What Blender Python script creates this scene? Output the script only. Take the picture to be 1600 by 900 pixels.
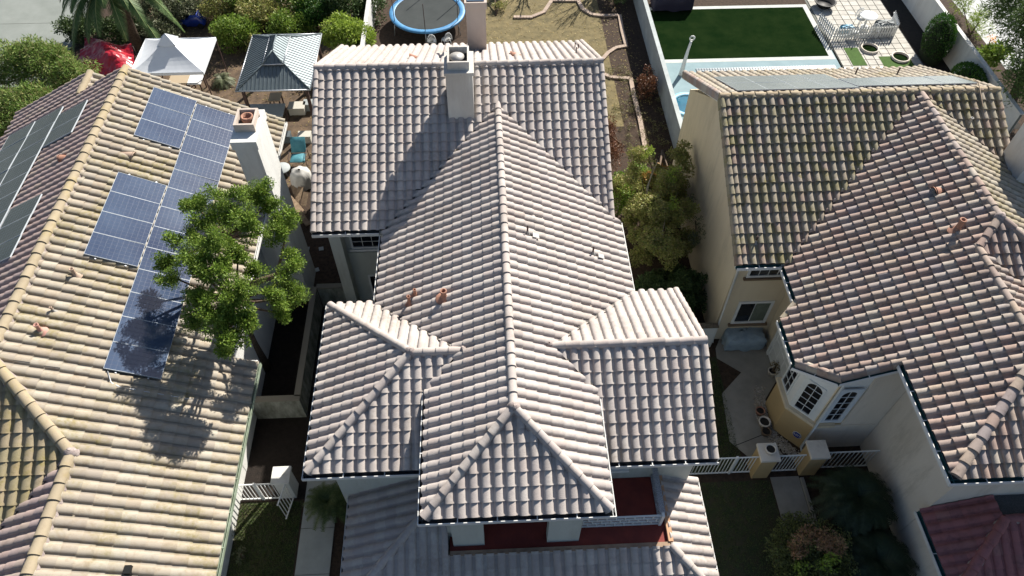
import bpy, math, random
from mathutils import Matrix, Vector
random.seed(7)
R_ = math.radians
for o in list(bpy.data.objects): bpy.data.objects.remove(o)
S = bpy.context.scene
COL = S.collection
# ---------------------------------------------------------------- camera
F_PX, PITCH, YAW, ROLL, CZ = 1131.69, -51.929, 2.937, 0.443, 23.993
cd = bpy.data.cameras.new('camera'); cam = bpy.data.objects.new('camera', cd); COL.objects.link(cam)
cd.sensor_width = 36; cd.lens = F_PX/1600*36; cd.clip_start = .1; cd.clip_end = 2000
p, y, r = R_(PITCH), R_(YAW), R_(ROLL)
cF = Vector((math.sin(y)*math.cos(p), math.cos(y)*math.cos(p), math.sin(p)))
cR = Vector((math.cos(y), -math.sin(y), 0)); cU = cR.cross(cF)
cR, cU = math.cos(r)*cR+math.sin(r)*cU, -math.sin(r)*cR+math.cos(r)*cU
cam.matrix_world = Matrix(((cR.x, cU.x, -cF.x, 0), (cR.y, cU.y, -cF.y, 0), (cR.z, cU.z, -cF.z, CZ), (0, 0, 0, 1)))
S.camera = cam
CP = Vector((0, 0, CZ))
# ---------------------------------------------------------------- sky, sun, exposure
SUN_EL, SUN_AZ = 36.5, 33.0           # azimuth from +y towards +x
w = bpy.data.worlds.new('World'); S.world = w; w.use_nodes = True
nt = w.node_tree; bg = nt.nodes['Background']; sk = nt.nodes.new('ShaderNodeTexSky')
sk.sky_type = 'NISHITA'; sk.sun_disc = False; sk.sun_elevation = R_(SUN_EL); sk.sun_rotation = R_(SUN_AZ)
nt.links.new(sk.outputs[0], bg.inputs[0]); bg.inputs[1].default_value = .058
sl = bpy.data.lights.new('sun', 'SUN'); sl.energy = 5.0; sl.angle = R_(.5); sl.color = (1, .945, .855)
so = bpy.data.objects.new('sun', sl); COL.objects.link(so)
to_sun = Vector((math.sin(R_(SUN_AZ))*math.cos(R_(SUN_EL)), math.cos(R_(SUN_AZ))*math.cos(R_(SUN_EL)), math.sin(R_(SUN_EL))))
so.rotation_euler = to_sun.to_track_quat('Z', 'Y').to_euler(); so.location = (20, 30, 40)
S.view_settings.view_transform = 'Standard'; S.view_settings.look = 'None'
S.view_settings.exposure = 1.14; S.view_settings.gamma = 1; S.view_settings.use_curve_mapping = False
S.render.engine = 'CYCLES'

def ray(px, py): return cF + cR*((px-800)/F_PX) - cU*((py-450)/F_PX)
def G(px, py, z=0.):
    d = ray(px, py); return CP + d*((z-CZ)/d.z)
def GY(px, py, yy):
    d = ray(px, py); return CP + d*(yy/d.y)
def GX(px, py, xx):
    d = ray(px, py); return CP + d*(xx/d.x)

# ---------------------------------------------------------------- materials
MATS = {}
def mat(name, col, rough=.8, col2=None, scale=3., bump=0., bscale=40., metal=0., spec=.3, rnd=0., moss=None, moss_amt=.5, moss_scale=.7, detail=6, ramp=(.35, .65), stretch=None):
    if name in MATS: return MATS[name]
    K = lambda c_: tuple(v*.82 for v in c_) if c_ else c_
    col, col2, moss = K(col), K(col2), K(moss)
    if isinstance(rnd, list): rnd = [K(c_) for c_ in rnd]
    m = bpy.data.materials.new(name); m.use_nodes = True; MATS[name] = m
    t = m.node_tree; N = t.nodes; L = t.links; b = N['Principled BSDF']
    b.inputs['Roughness'].default_value = rough; b.inputs['Metallic'].default_value = metal
    b.inputs['Specular IOR Level'].default_value = spec
    tc = N.new('ShaderNodeTexCoord'); geo = N.new('ShaderNodeNewGeometry')
    vec = geo.outputs['Position']
    if stretch:
        mp = N.new('ShaderNodeMapping'); mp.inputs['Scale'].default_value = stretch; L.new(vec, mp.inputs['Vector']); vec = mp.outputs[0]
    c = N.new('ShaderNodeRGB'); c.outputs[0].default_value = (*col, 1); cur = c.outputs[0]
    def mix(fac, a, bcol, blend='MIX'):
        x = N.new('ShaderNodeMix'); x.data_type = 'RGBA'; x.blend_type = blend
        if isinstance(fac, float): x.inputs[0].default_value = fac
        else: L.new(fac, x.inputs[0])
        L.new(a, x.inputs[6])
        if isinstance(bcol, tuple): x.inputs[7].default_value = (*bcol, 1)
        else: L.new(bcol, x.inputs[7])
        return x.outputs[2]
    def noise(sc, det=6, lo=.35, hi=.65):
        n = N.new('ShaderNodeTexNoise'); n.inputs['Scale'].default_value = sc; n.inputs['Detail'].default_value = det
        n.inputs['Roughness'].default_value = .65
        L.new(vec, n.inputs['Vector'])
        q = N.new('ShaderNodeMapRange'); q.inputs[1].default_value = lo; q.inputs[2].default_value = hi
        L.new(n.outputs[0], q.inputs[0]); return q.outputs[0]
    if rnd:
        at = N.new('ShaderNodeAttribute'); at.attribute_name = 'tile_rnd'
        oi = N.new('ShaderNodeObjectInfo'); ad = N.new('ShaderNodeMath'); ad.operation = 'ADD'
        L.new(at.outputs['Fac'], ad.inputs[0]); L.new(oi.outputs['Random'], ad.inputs[1])
        fr = N.new('ShaderNodeMath'); fr.operation = 'FRACT'; L.new(ad.outputs[0], fr.inputs[0])
        if isinstance(rnd, list):
            rp = N.new('ShaderNodeValToRGB'); L.new(fr.outputs[0], rp.inputs[0])
            el = rp.color_ramp.elements
            rp.color_ramp.interpolation = 'LINEAR'
            el[0].color = (*rnd[0], 1); el[1].position = 1; el[1].color = (*rnd[-1], 1)
            for i, cc in enumerate(rnd[1:-1]):
                e = el.new((i+1)/(len(rnd)-1)); e.color = (*cc, 1)
            cur = rp.outputs[0]
        else:
            hv = N.new('ShaderNodeHueSaturation'); L.new(cur, hv.inputs['Color'])
            q = N.new('ShaderNodeMapRange'); q.inputs[3].default_value = 1-rnd; q.inputs[4].default_value = 1+rnd
            L.new(fr.outputs[0], q.inputs[0]); L.new(q.outputs[0], hv.inputs['Value']); cur = hv.outputs[0]
    if col2: cur = mix(noise(scale, detail, *ramp), cur, col2)
    if moss:
        q = noise(moss_scale, 8, .48, .62); q2 = noise(9, 6, .35, .65)
        mm = N.new('ShaderNodeMath'); mm.operation = 'MULTIPLY'; L.new(q, mm.inputs[0]); L.new(q2, mm.inputs[1])
        m2 = N.new('ShaderNodeMath'); m2.operation = 'MULTIPLY'; m2.inputs[1].default_value = moss_amt; L.new(mm.outputs[0], m2.inputs[0])
        cur = mix(m2.outputs[0], cur, moss)
    L.new(cur, b.inputs['Base Color'])
    if bump:
        n = N.new('ShaderNodeTexNoise'); n.inputs['Scale'].default_value = bscale; n.inputs['Detail'].default_value = 5
        L.new(vec, n.inputs['Vector']); bp = N.new('ShaderNodeBump'); bp.inputs['Strength'].default_value = bump
        bp.inputs['Distance'].default_value = .02; L.new(n.outputs[0], bp.inputs['Height']); L.new(bp.outputs[0], b.inputs['Normal'])
    return m
TILE_M = mat('tile_mauve', (.4, .35, .335), .85, (.38, .335, .325), 6, .3, 55, rnd=[(.47, .42, .385), (.51, .46, .42), (.40, .355, .33), (.53, .485, .445), (.475, .405, .365), (.43, .39, .37)], moss=(.28, .235, .195), moss_amt=.6, moss_scale=.55, ramp=(.45, .8))
TILE_L = mat('tile_tan', (.36, .28, .2), .88, (.24, .18, .12), 5, .3, 55, rnd=[(.345, .30, .24), (.39, .34, .27), (.295, .255, .21), (.395, .36, .295), (.335, .28, .215)], moss=(.235, .195, .075), moss_amt=.85, moss_scale=.6, ramp=(.5, .85))
TILE_R = mat('tile_mixed', (.34, .27, .24), .85, (.2, .155, .13), 5, .3, 55, rnd=[(.35, .28, .245), (.41, .325, .255), (.32, .27, .265), (.42, .37, .31), (.29, .22, .195), (.39, .28, .23), (.36, .315, .285)], moss=(.2, .155, .11), moss_amt=.6, moss_scale=.8, ramp=(.5, .85))
TILE_RB = mat('tile_mossy', (.3, .26, .2), .9, (.15, .13, .08), 5, .3, 55, rnd=[(.28, .235, .18), (.32, .28, .225), (.25, .225, .14), (.34, .3, .25), (.28, .2, .165)], moss=(.17, .145, .035), moss_amt=.9, moss_scale=1.6, ramp=(.5, .85))
TILE_RP = mat('tile_plum', (.2, .085, .08), .8, (.13, .06, .06), 5, .3, 55, rnd=[(.31, .125, .12), (.34, .135, .135), (.26, .11, .115), (.32, .15, .14)], ramp=(.5, .85))
CAP_L = mat('cap_tan', (.35, .29, .2), .88, (.27, .21, .14), 5, .3, 55, rnd=.06, moss=(.36, .28, .09), moss_amt=.6, ramp=(.5, .85))
CAP_RB = mat('cap_olive', (.36, .29, .2), .88, (.24, .18, .11), 5, .3, 55, rnd=.14, moss=(.27, .23, .08), moss_amt=.7, ramp=(.5, .85))
MORTAR = mat('mortar', (.42, .36, .33), .95, (.25, .2, .19), 14, .6, 40)
UNDER = mat('underlay', (.05, .045, .04), .95)
TRIM = mat('white_trim', (.74, .74, .72), .55, (.55, .55, .52), 2, ramp=(.5, .9))
TEAL = mat('teal_gutter', (.035, .13, .13), .5, (.02, .07, .07), 3)
GUTM = mat('dark_gutter', (.06, .07, .085), .5, (.03, .03, .03), 6)
GREENG = mat('pale_green_gutter', (.33, .40, .30), .6, (.2, .24, .17), 4)
STW = mat('white_stucco', (.72, .72, .69), .92, (.58, .58, .55), 1.2, .5, 70, ramp=(.4, .9), stretch=(1, 1, .22), moss=(.30, .26, .2), moss_amt=.35, moss_scale=1.3)
STM = mat('pale_sage_stucco', (.56, .58, .53), .92, (.44, .46, .42), 1.2, .5, 70, ramp=(.4, .9), stretch=(1, 1, .22), moss=(.30, .26, .2), moss_amt=.35, moss_scale=1.3)
STC = mat('cream_stucco', (.74, .63, .46), .92, (.62, .51, .36), .9, .5, 70, ramp=(.35, .9), stretch=(1, 1, .22), moss=(.30, .26, .2), moss_amt=.35, moss_scale=1.3)
STR = mat('beige_stucco', (.78, .71, .62), .92, (.62, .55, .46), .7, .5, 70, ramp=(.35, .9), stretch=(1, 1, .22), moss=(.30, .26, .2), moss_amt=.35, moss_scale=1.3)
STCH = mat('chimney_stucco', (.70, .68, .63), .92, (.42, .36, .31), 1.4, .5, 70, ramp=(.35, .9), stretch=(1, 1, .22), moss=(.30, .26, .2), moss_amt=.35, moss_scale=1.3)
STP = mat('pink_stucco', (.62, .52, .45), .92, (.5, .43, .37), 1.1, .5, 70, ramp=(.3, .8), stretch=(1, 1, .22), moss=(.30, .26, .2), moss_amt=.35, moss_scale=1.3)
GLASS = mat('dark_glass', (.012, .014, .018), .06, spec=.6)
CURT = mat('curtain_glass', (.16, .19, .15), .15, (.12, .14, .11), 5, spec=.5)
WHITE = mat('white_paint', (.78, .79, .78), .5, (.68, .69, .67), 5, ramp=(.45, .9))
RED = mat('red_deck', (.24, .045, .032), .75, (.17, .034, .027), 2.5, .15, 60)
CONC = mat('concrete', (.34, .32, .28), .92, (.26, .24, .21), 1.2, .3, 60)
PATH = mat('path_concrete', (.42, .44, .42), .92, (.33, .35, .33), 1.0, .3, 60)
ROAD = mat('street_concrete', (.25, .27, .25), .92, (.20, .22, .20), .6, .3, 60)
DIRT = mat('dirt', (.16, .11, .07), .98, (.07, .05, .035), 2.2, .9, 18, detail=10)
MULCH = mat('mulch', (.075, .048, .032), .98, (.03, .02, .014), 7, 1., 25, detail=10)
DRYLAWN = mat('dry_lawn', (.22, .175, .085), .98, (.12, .10, .05), 2.2, .8, 30, detail=10)
TERRA = mat('terracotta', (.42, .22, .15), .85, (.33, .17, .12), 12, .2, 60)
LEAD = mat('lead_flashing', (.4, .39, .37), .6, (.3, .29, .28), 8, metal=.3)
DARKPIPE = mat('dark_pipe', (.06, .035, .03), .6)
PV = mat('solar_cell', (.022, .038, .085), .1, (.06, .09, .15), .3, spec=.6)
PVH = mat('solar_cell_sky_sheen', (.2, .24, .24), .2, (.24, .28, .28), .6, spec=.6)  # sky reflection painted into the cell colour as pale grey
PVG = mat('solar_cell_grey', (.04, .06, .065), .25, (.055, .075, .078), .6, spec=.5)
ALU = mat('aluminium', (.45, .47, .5), .45, metal=.7)
BLACK = mat('black', (.012, .012, .012), .6)
BARK = mat('bark', (.17, .12, .085), .95, (.08, .055, .04), 12, 1., 30)
def leafmat(name, cols, trans=.25, rough=.55):
    cols = [tuple(v*1.3 for v in c_) for c_ in cols]
    m = mat(name, cols[0], rough, rnd=list(cols), spec=.25)
    t = m.node_tree; b = t.nodes['Principled BSDF']; out = t.nodes['Material Output']
    tr = t.nodes.new('ShaderNodeBsdfTranslucent'); mx = t.nodes.new('ShaderNodeMixShader'); mx.inputs[0].default_value = trans
    src = b.inputs['Base Color'].links[0].from_socket; t.links.new(src, tr.inputs[0])
    t.links.new(b.outputs[0], mx.inputs[1]); t.links.new(tr.outputs[0], mx.inputs[2]); t.links.new(mx.outputs[0], out.inputs[0])
    return m

# ---------------------------------------------------------------- mesh helpers
class MB:
    def __init__(s, T=None): s.v = []; s.f = []; s.sm = []; s.mi = []; s.T = T; s.at = []
    def add(s, vs, fs, smooth=False, mi=0, a=0.):
        b = len(s.v)
        s.v += [tuple(s.T @ Vector(q)) for q in vs] if s.T else [tuple(q) for q in vs]
        for f in fs: s.f.append(tuple(b+i for i in f)); s.sm.append(smooth); s.mi.append(mi); s.at.append(a)
        return s
    def box(s, x0, x1, y0, y1, z0, z1, mi=0):
        return s.add([(x0, y0, z0), (x1, y0, z0), (x1, y1, z0), (x0, y1, z0), (x0, y0, z1), (x1, y0, z1), (x1, y1, z1), (x0, y1, z1)],
                     [(3, 2, 1, 0), (4, 5, 6, 7), (0, 1, 5, 4), (1, 2, 6, 5), (2, 3, 7, 6), (3, 0, 4, 7)], mi=mi)
    def prism(s, pts, z0, z1, mi=0, mtop=None):
        n = len(pts)
        if sum(pts[i][0]*pts[(i+1) % n][1]-pts[(i+1) % n][0]*pts[i][1] for i in range(n)) < 0: pts = pts[::-1]
        zf = (lambda q, z: z(q) if callable(z) else z)
        vs = [(q[0], q[1], zf(q, z0)) for q in pts]+[(q[0], q[1], zf(q, z1)) for q in pts]
        s.add(vs, [tuple(range(n))[::-1]]+[(i, (i+1) % n, n+(i+1) % n, n+i) for i in range(n)], mi=mi)
        b = len(s.v)-2*n
        s.f.append(tuple(b+n+i for i in range(n))); s.sm.append(False); s.mi.append(mi if mtop is None else mtop); s.at.append(0.)
        return s
    def tube(s, pts, rad, n=8, cap=True, smooth=True, mi=0):
        pts = [Vector(q) for q in pts]; rr = rad if isinstance(rad, (list, tuple)) else [rad]*len(pts)
        vs = []
        for i, q in enumerate(pts):
            d = (pts[min(i+1, len(pts)-1)]-pts[max(i-1, 0)]).normalized()
            a = d.orthogonal().normalized(); 
            ref = Vector((0, 0, 1)) if abs(d.z) < .9 else Vector((1, 0, 0))
            a = d.cross(ref).normalized(); bb = d.cross(a)
            for k in range(n):
                t = 2*math.pi*k/n; vs.append(q+a*(rr[i]*math.cos(t))+bb*(rr[i]*math.sin(t)))
        m_ = len(pts)
        s.add(vs, [(i*n+k, i*n+(k+1) % n, (i+1)*n+(k+1) % n, (i+1)*n+k) for i in range(m_-1) for k in range(n)], smooth, mi)
        if cap:
            b = len(s.v)-m_*n
            s.f += [tuple(b+k for k in range(n))[::-1], tuple(b+(m_-1)*n+k for k in range(n))]; s.sm += [False]*2; s.mi += [mi]*2; s.at += [0.]*2
        return s
    def lathe(s, c, prof, n=16, smooth=True, mi=0, sx=1., sy=1.):
        vs = [(c[0]+r_*sx*math.cos(2*math.pi*k/n), c[1]+r_*sy*math.sin(2*math.pi*k/n), c[2]+z_) for r_, z_ in prof for k in range(n)]
        return s.add(vs, [(i*n+k, i*n+(k+1) % n, (i+1)*n+(k+1) % n, (i+1)*n+k) for i in range(len(prof)-1) for k in range(n)], smooth, mi)
    def mesh(s, name, mats):
        me = bpy.data.meshes.new(name); me.from_pydata(s.v, [], s.f)
        for m in (mats if isinstance(mats, (list, tuple)) else [mats]): me.materials.append(m)
        me.polygons.foreach_set('use_smooth', s.sm); me.polygons.foreach_set('material_index', s.mi)
        if any(s.at):
            a = me.attributes.new('tile_rnd', 'FLOAT', 'FACE'); a.data.foreach_set('value', s.at)
        me.update(); return me
    def build(s, name, mats, parent=None, kind=None, label=None, cat=None, group=None):
        o = bpy.data.objects.new(name, s.mesh(name, mats)); COL.objects.link(o); attach(o, parent)
        if kind: o['kind'] = kind
        if label: o['label'] = label
        if cat: o['category'] = cat
        if group: o['group'] = group
        return o
WORLD = {}
def attach(o, parent):
    if parent is not None:
        o.parent = parent
        if parent.name in WORLD: o.matrix_parent_inverse = WORLD[parent.name].inverted()
def thing(name, label, cat, loc=(0, 0, 0), group=None):
    o = bpy.data.objects.new(name, None); COL.objects.link(o); o.location = loc
    o['label'] = label; o['category'] = cat
    if group: o['group'] = group
    WORLD[o.name] = Matrix.Translation(loc); return o
def part(name, me, parent, M=None):
    o = bpy.data.objects.new(name, me); COL.objects.link(o); attach(o, parent)
    if M is not None: o.matrix_basis = M
    return o
def strip(pts, wd):
    L = []; Rr = []
    for i, q in enumerate(pts):
        a = pts[max(i-1, 0)]; b = pts[min(i+1, len(pts)-1)]
        d = Vector((b[0]-a[0], b[1]-a[1])).normalized(); n = Vector((-d.y, d.x))*wd/2
        L.append((q[0]+n.x, q[1]+n.y)); Rr.append((q[0]-n.x, q[1]-n.y))
    return L, Rr

# ---------------------------------------------------------------- roof tiles
TW, TE, TLEN = .3147, .356, .41
def tile_uvw(bw, bh, fl):
    """list of (verts, faces, smooth) in local u,v,w"""
    prof = [(0, -.006)]+[(bw*(1-math.cos(math.pi*k/7))/2, max(.03 if k == 0 else 0, bh*math.sin(math.pi*k/7)**.7)) for k in range(8)]
    pn = TW-bw
    prof += [(bw+pn*.3, -.004), (bw+pn*.7, -.004), (TW+.008, .006)]
    top = [(u, -.012, w_+fl) for u, w_ in prof]+[(u, TLEN-.012, w_) for u, w_ in prof]
    n = len(prof)
    ft = [(i, i+1, n+i+1, n+i) for i in range(n-1)]
    lip = [(u, -.012, w_+fl) for u, w_ in prof]+[(u, -.006, w_+fl-.03) for u, w_ in prof]
    fl_ = [(n+i, n+i+1, i+1, i) for i in range(n-1)]
    return [(top, ft, True), (lip, fl_, False)]
GEO_A = tile_uvw(.218, .082, .042); GEO_B = tile_uvw(.195, .1, .065); GEO_C = tile_uvw(.225, .08, .042)
def geo(m): return {'tile_mixed': GEO_B, 'tile_mossy': GEO_B, 'tile_tan': GEO_C}.get(m.name, GEO_A)
def tile_mesh(m):
    mb = MB()
    for vs, fs, sm in geo(m): mb.add(vs, fs, sm)
    return mb.mesh('roof_tile', m)
def inside(poly, u, v, eps=0):
    for i in range(len(poly)):
        a = poly[i]; b = poly[(i+1) % len(poly)]
        if (b[0]-a[0])*(v-a[1])-(b[1]-a[1])*(u-a[0]) < eps: return False
    return True
def clip_poly(vs, poly):
    for i in range(len(poly)):
        a = poly[i]; b = poly[(i+1) % len(poly)]; ex, ey = b[0]-a[0], b[1]-a[1]
        out = []; n = len(vs)
        if n == 0: return vs
        ds = [ex*(q[1]-a[1])-ey*(q[0]-a[0]) for q in vs]
        for k in range(n):
            q, q2, d, d2 = vs[k], vs[(k+1) % n], ds[k], ds[(k+1) % n]
            if d >= 0: out.append(q)
            if (d >= 0) != (d2 >= 0):
                t = d/(d-d2); out.append(tuple(q[j]+(q2[j]-q[j])*t for j in range(3)))
        vs = out
    return vs
DIRS = {'S': ((1, 0), (0, 1)), 'N': ((-1, 0), (0, -1)), 'W': ((0, -1), (1, 0)), 'E': ((0, 1), (-1, 0))}
class Roof:
    """collects the tiles of one house"""
    def __init__(s, house, m): s.house = house; s.tiles = []; s.cut = {}; s.deck = MB(); s.m = m; s.cell = {}
    def face(s, d, c0, z0, pieces, m_, u0=0., slope=.496):
        (ux, uy), (vx, vy) = DIRS[d]
        cs = 1/math.sqrt(1+slope*slope); sn = slope*cs
        U = Vector((ux, uy, 0)); V = Vector((vx*cs, vy*cs, sn)); N = U.cross(V)
        O = Vector((0, c0, z0)) if d in 'SN' else Vector((c0, 0, z0))
        M0 = Matrix((( U.x, V.x, N.x, O.x), (U.y, V.y, N.y, O.y), (U.z, V.z, N.z, O.z), (0, 0, 0, 1)))
        uv = lambda q: (q[0]*ux+q[1]*uy, ((q[0]*vx+q[1]*vy)-(O.x*vx+O.y*vy))/cs)
        for pc in pieces:
            poly, vmin = (pc if isinstance(pc[1], (int, float)) else (pc, 0.))
            vmin = (vmin/cs)
            zpl = lambda q: z0+slope*((q[0]*vx+q[1]*vy)-(O.x*vx+O.y*vy))
            s.deck.prism(list(poly), lambda q: zpl(q)-.2, lambda q: zpl(q)-.035, 0, 1)
            P = [uv(q) for q in poly]
            n = len(P)
            if sum(P[i][0]*P[(i+1) % n][1]-P[(i+1) % n][0]*P[i][1] for i in range(n)) < 0: P = P[::-1]
            P = [(a, b-.07 if b < vmin+.02 else b) for a, b in P]
            umin = min(a for a, b in P); umax = max(a for a, b in P); vmax = max(b for a, b in P)
            i0 = int(math.floor((umin-u0)/TW))-1; i1 = int(math.ceil((umax-u0)/TW))+1
            j0 = int(math.floor(vmin/TE+1e-6)); j1 = int(math.ceil(vmax/TE))+1
            for j in range(j0, j1):
                va = max(j*TE, vmin); ve = (j+1)*TE
                if ve-va < .06: continue
                sc = (ve-va+TLEN-TE)/TLEN
                for i in range(i0, i1):
                    ua = u0+i*TW
                    cor = [(ua, va-.012), (ua+TW+.008, va-.012), (ua+TW+.008, va+sc*TLEN), (ua, va+sc*TLEN)]
                    ins = [inside(P, *c_) for c_ in cor]
                    if not any(ins) and not any(inside(P, ua+TW*.5, va+TE*k/4) for k in range(5)) and not any(cor[0][0] <= q[0] <= cor[1][0] and cor[0][1] <= q[1] <= cor[2][1] for q in P):
                        # tile may still be crossed by a thin corner
                        continue
                    jit = Matrix.Translation((random.uniform(-.004, .004), random.uniform(-.008, .008)-(random.uniform(.03, .07) if random.random() < .007 else 0), random.uniform(0, .009))) @ Matrix.Rotation(random.gauss(0, .009), 4, 'Z')
                    A = Matrix.Translation((ua, va, 0)) @ jit @ Matrix.Diagonal((1, sc, 1, 1))
                    if all(ins): s.tiles.append((M0 @ A, m_))
                    else:
                        cell = s.cut.setdefault(m_.name, MB()); rv = random.random()
                        for vs, fs, sm in geo(m_):
                            tv = [tuple(A @ Vector(q)) for q in vs]; idx = {}; ov = []; of = []
                            for f in fs:
                                cp = clip_poly([tv[k] for k in f], P)
                                if len(cp) < 3: continue
                                ff = []
                                for q in cp:
                                    key = (round(q[0], 4), round(q[1], 4), round(q[2], 4))
                                    if key not in idx: idx[key] = len(ov); ov.append(M0 @ Vector(q))
                                    if not ff or ff[-1] != idx[key]: ff.append(idx[key])
                                if len(set(ff)) >= 3 and len(set(ff)) == len(ff): of.append(ff)
                            if of: cell.add(ov, of, sm, 0, rv*.999+.001)
        return M0
    def finish(s, roof_name='roof', limit=300):
        roof = s.deck.build(roof_name, [TRIM, UNDER], s.house)
        def vis(t):
            c = t[0].translation; d = c-CP; z = d.dot(cF)
            px = F_PX*d.dot(cR)/z; py = F_PX*d.dot(cU)/z
            nrm = Vector((t[0][0][2], t[0][1][2], t[0][2][2])).normalized()
            fac = max(0, -nrm.dot(d.normalized()))
            return (fac/z**2) if abs(px) < 800 and abs(py) < 450 else 0
        s.tiles.sort(key=vis, reverse=True)
        shared = {}
        for M, m_ in s.tiles[:limit]:
            if m_.name not in shared: shared[m_.name] = tile_mesh(m_)
            part('roof_tile', shared[m_.name], roof, M)
        for M, m_ in s.tiles[limit:]:
            mb = s.cut.setdefault(m_.name, MB()); rv = random.random()*.999+.001
            for vs, fs, sm in geo(m_): mb.add([M @ Vector(q) for q in vs], fs, sm, 0, rv)
        for k, mb in s.cut.items(): mb.build('roof_tile_field', MATS[k], roof, kind='stuff')
        return roof
CAPM = {}
def cap_mesh(m, r, L, skirt):
    k = (m.name, r, L, skirt)
    if k in CAPM: return CAPM[k]
    n = 9; vs = []
    for xx, rr, dz in ((0, r, .03), (L+.05, r*.89, 0)):
        vs.append((xx, -rr, -skirt))
        for i in range(n): t = math.pi*i/(n-1); vs.append((xx, -rr*math.cos(t), rr*.85*math.sin(t)+dz))
        vs.append((xx, rr, -skirt))
    q = n+2; mb = MB(); mb.add(vs, [(i+1, i, q+i, q+i+1) for i in range(q-1)], True)
    mb.add(vs[:q], [tuple(range(q))]); mb.add(vs[q:], [tuple(range(q))[::-1]])
    CAPM[k] = mb.mesh('ridge_tile', m); return CAPM[k]
def caps(parent, a, b, m, r=.125, L=.40, skirt=.12, name='ridge_tile', lift=.035):
    """cap tiles from a (lower / exposed end) to b"""
    a = Vector(a); b = Vector(b); d = b-a; n = max(1, round(d.length/L)); l = d.length/n; d.normalize()
    up = Vector((0, 0, 1)); side = up.cross(d).normalized(); up = d.cross(side)
    for i in range(n):
        q = a+d*(l*i)+up*lift
        M = Matrix(((d.x, side.x, up.x, q.x), (d.y, side.y, up.y, q.y), (d.z, side.z, up.z, q.z), (0, 0, 0, 1)))
        M = M @ Matrix.Rotation(random.uniform(-.02, .02), 4, 'Z') @ Matrix.Diagonal((l/L, 1, 1+random.uniform(-.03, .03), 1))
        part(name, cap_mesh(m, r, L, skirt), parent, M)
    if r > .11:
        k = max(4, int(n*3)); vs = []; T_ = (b-a).length/k
        for i in range(k+1):
            for sg in (-1, 1):
                ww = r*1.02+random.uniform(.0, .035); q = a+d*(T_*i)
                vs += [q+side*(sg*ww)+up*(-.06), q+side*(sg*r*.9)+up*(.035+random.uniform(-.012, .015))]
        mb = MB(); mb.add(vs, [(4*i+o_, 4*i+o_+1, 4*i+o_+5, 4*i+o_+4) for i in range(k) for o_ in (0, 2)], False); mb.build('mortar_bedding', MORTAR, parent)
def mortar(parent, p, s=.12):
    mb = MB(); n = 9
    pr = [(0, .1*s/.12), (s*.6, .09*s/.12), (s, .03), (s*1.25, -.08)]
    mb.lathe((p[0], p[1], p[2]+.08), pr, 10)
    mb.v = [(v[0]+random.uniform(-.02, .02), v[1]+random.uniform(-.02, .02), v[2]+random.uniform(-.012, .012)) for v in mb.v]
    mb.build('mortar_patch', MORTAR, parent)
def gutter(parent, pts, m_out, m_in=None, wd=.13, dp=.12, side=1, name='gutter'):
    """open trough along an eave; side = which side (left of travel = 1) is outward"""
    mb = MB()
    for (a, b) in zip(pts[:-1], pts[1:]):
        a = Vector(a); b = Vector(b); d = (b-a).normalized(); o = Vector((-d.y, d.x, 0))*side
        def seg(o0, o1, z0, z1, mi):
            vs = [a+o*o0, b+o*o0, b+o*o1, a+o*o1]
            mb.add([(q.x, q.y, q.z+z0) for q in vs]+[(q.x, q.y, q.z+z1) for q in vs], [(3, 2, 1, 0), (4, 5, 6, 7), (0, 1, 5, 4), (1, 2, 6, 5), (2, 3, 7, 6), (3, 0, 4, 7)], mi=mi)
        seg(0, .012, -dp, 0, 1); seg(.012, wd-.02, -dp, -dp+.012, 1); seg(wd-.02, wd, -dp, .01, 0)
        n = max(2, int((b-a).length/.9))
        for i in range(1, n):
            q = a+(b-a)*(i/n); e = d*.012
            vs = [q-e, q+e, q+e+o*wd, q-e+o*wd]
            mb.add([(v.x, v.y, v.z+.012) for v in vs]+[(v.x, v.y, v.z+.02) for v in vs], [(3, 2, 1, 0), (4, 5, 6, 7), (0, 1, 5, 4), (1, 2, 6, 5), (2, 3, 7, 6), (3, 0, 4, 7)], mi=0)
    return mb.build(name, [m_out, m_in or m_out], parent)
def vent_pipe(parent, p, h=.32, r=.05, m=None, flash=None, lean=(0, 0), hat=False):
    m = m or TERRA
    mb = MB(); mb.tube([(p[0], p[1], p[2]-.05), (p[0]+lean[0], p[1]+lean[1], p[2]+h)], r, 12, cap=False)
    mb.lathe((p[0]+lean[0], p[1]+lean[1], p[2]+h), [(r, -.05), (r*1.25, -.04), (r*1.25, 0), (r*.8, 0), (r*.75, -.15), (0, -.15)], 12)
    o = mb.build('vent_pipe', m, parent)
    fb = MB(); fb.lathe((p[0], p[1], p[2]), [(r*1.05, .12), (r*1.5, .03), (r*2.6, -.01), (r*3.2, -.05)], 12)
    fb.build('flashing', flash or m, o); return o
def hood_vent(parent, p, d, m=None, s=.16):
    """half-cone eyebrow vent opening along d (unit, horizontal), lying on slope"""
    d = Vector(d).normalized(); sd = Vector((0, 0, 1)).cross(d).normalized(); up = d.cross(sd)
    mb = MB(); n = 9; vs = []
    for i in range(n):
        t = math.pi*i/(n-1); vs.append(Vector(p)+sd*(s*math.cos(t))+up*(s*1.0*math.sin(t))+d*.1)
    tip = Vector(p)-d*.36; vs.append(tip); b = Vector(p)+d*.06
    mb.add(vs, [(i, i+1, n) for i in range(n-1)], True)
    o = mb.build('eyebrow_vent', m or TERRA, parent)
    kb = MB(); kb.add([v-d*.05 for v in vs[:n]], [tuple(range(n))]); kb.build('vent_screen', BLACK, o); return o
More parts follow.
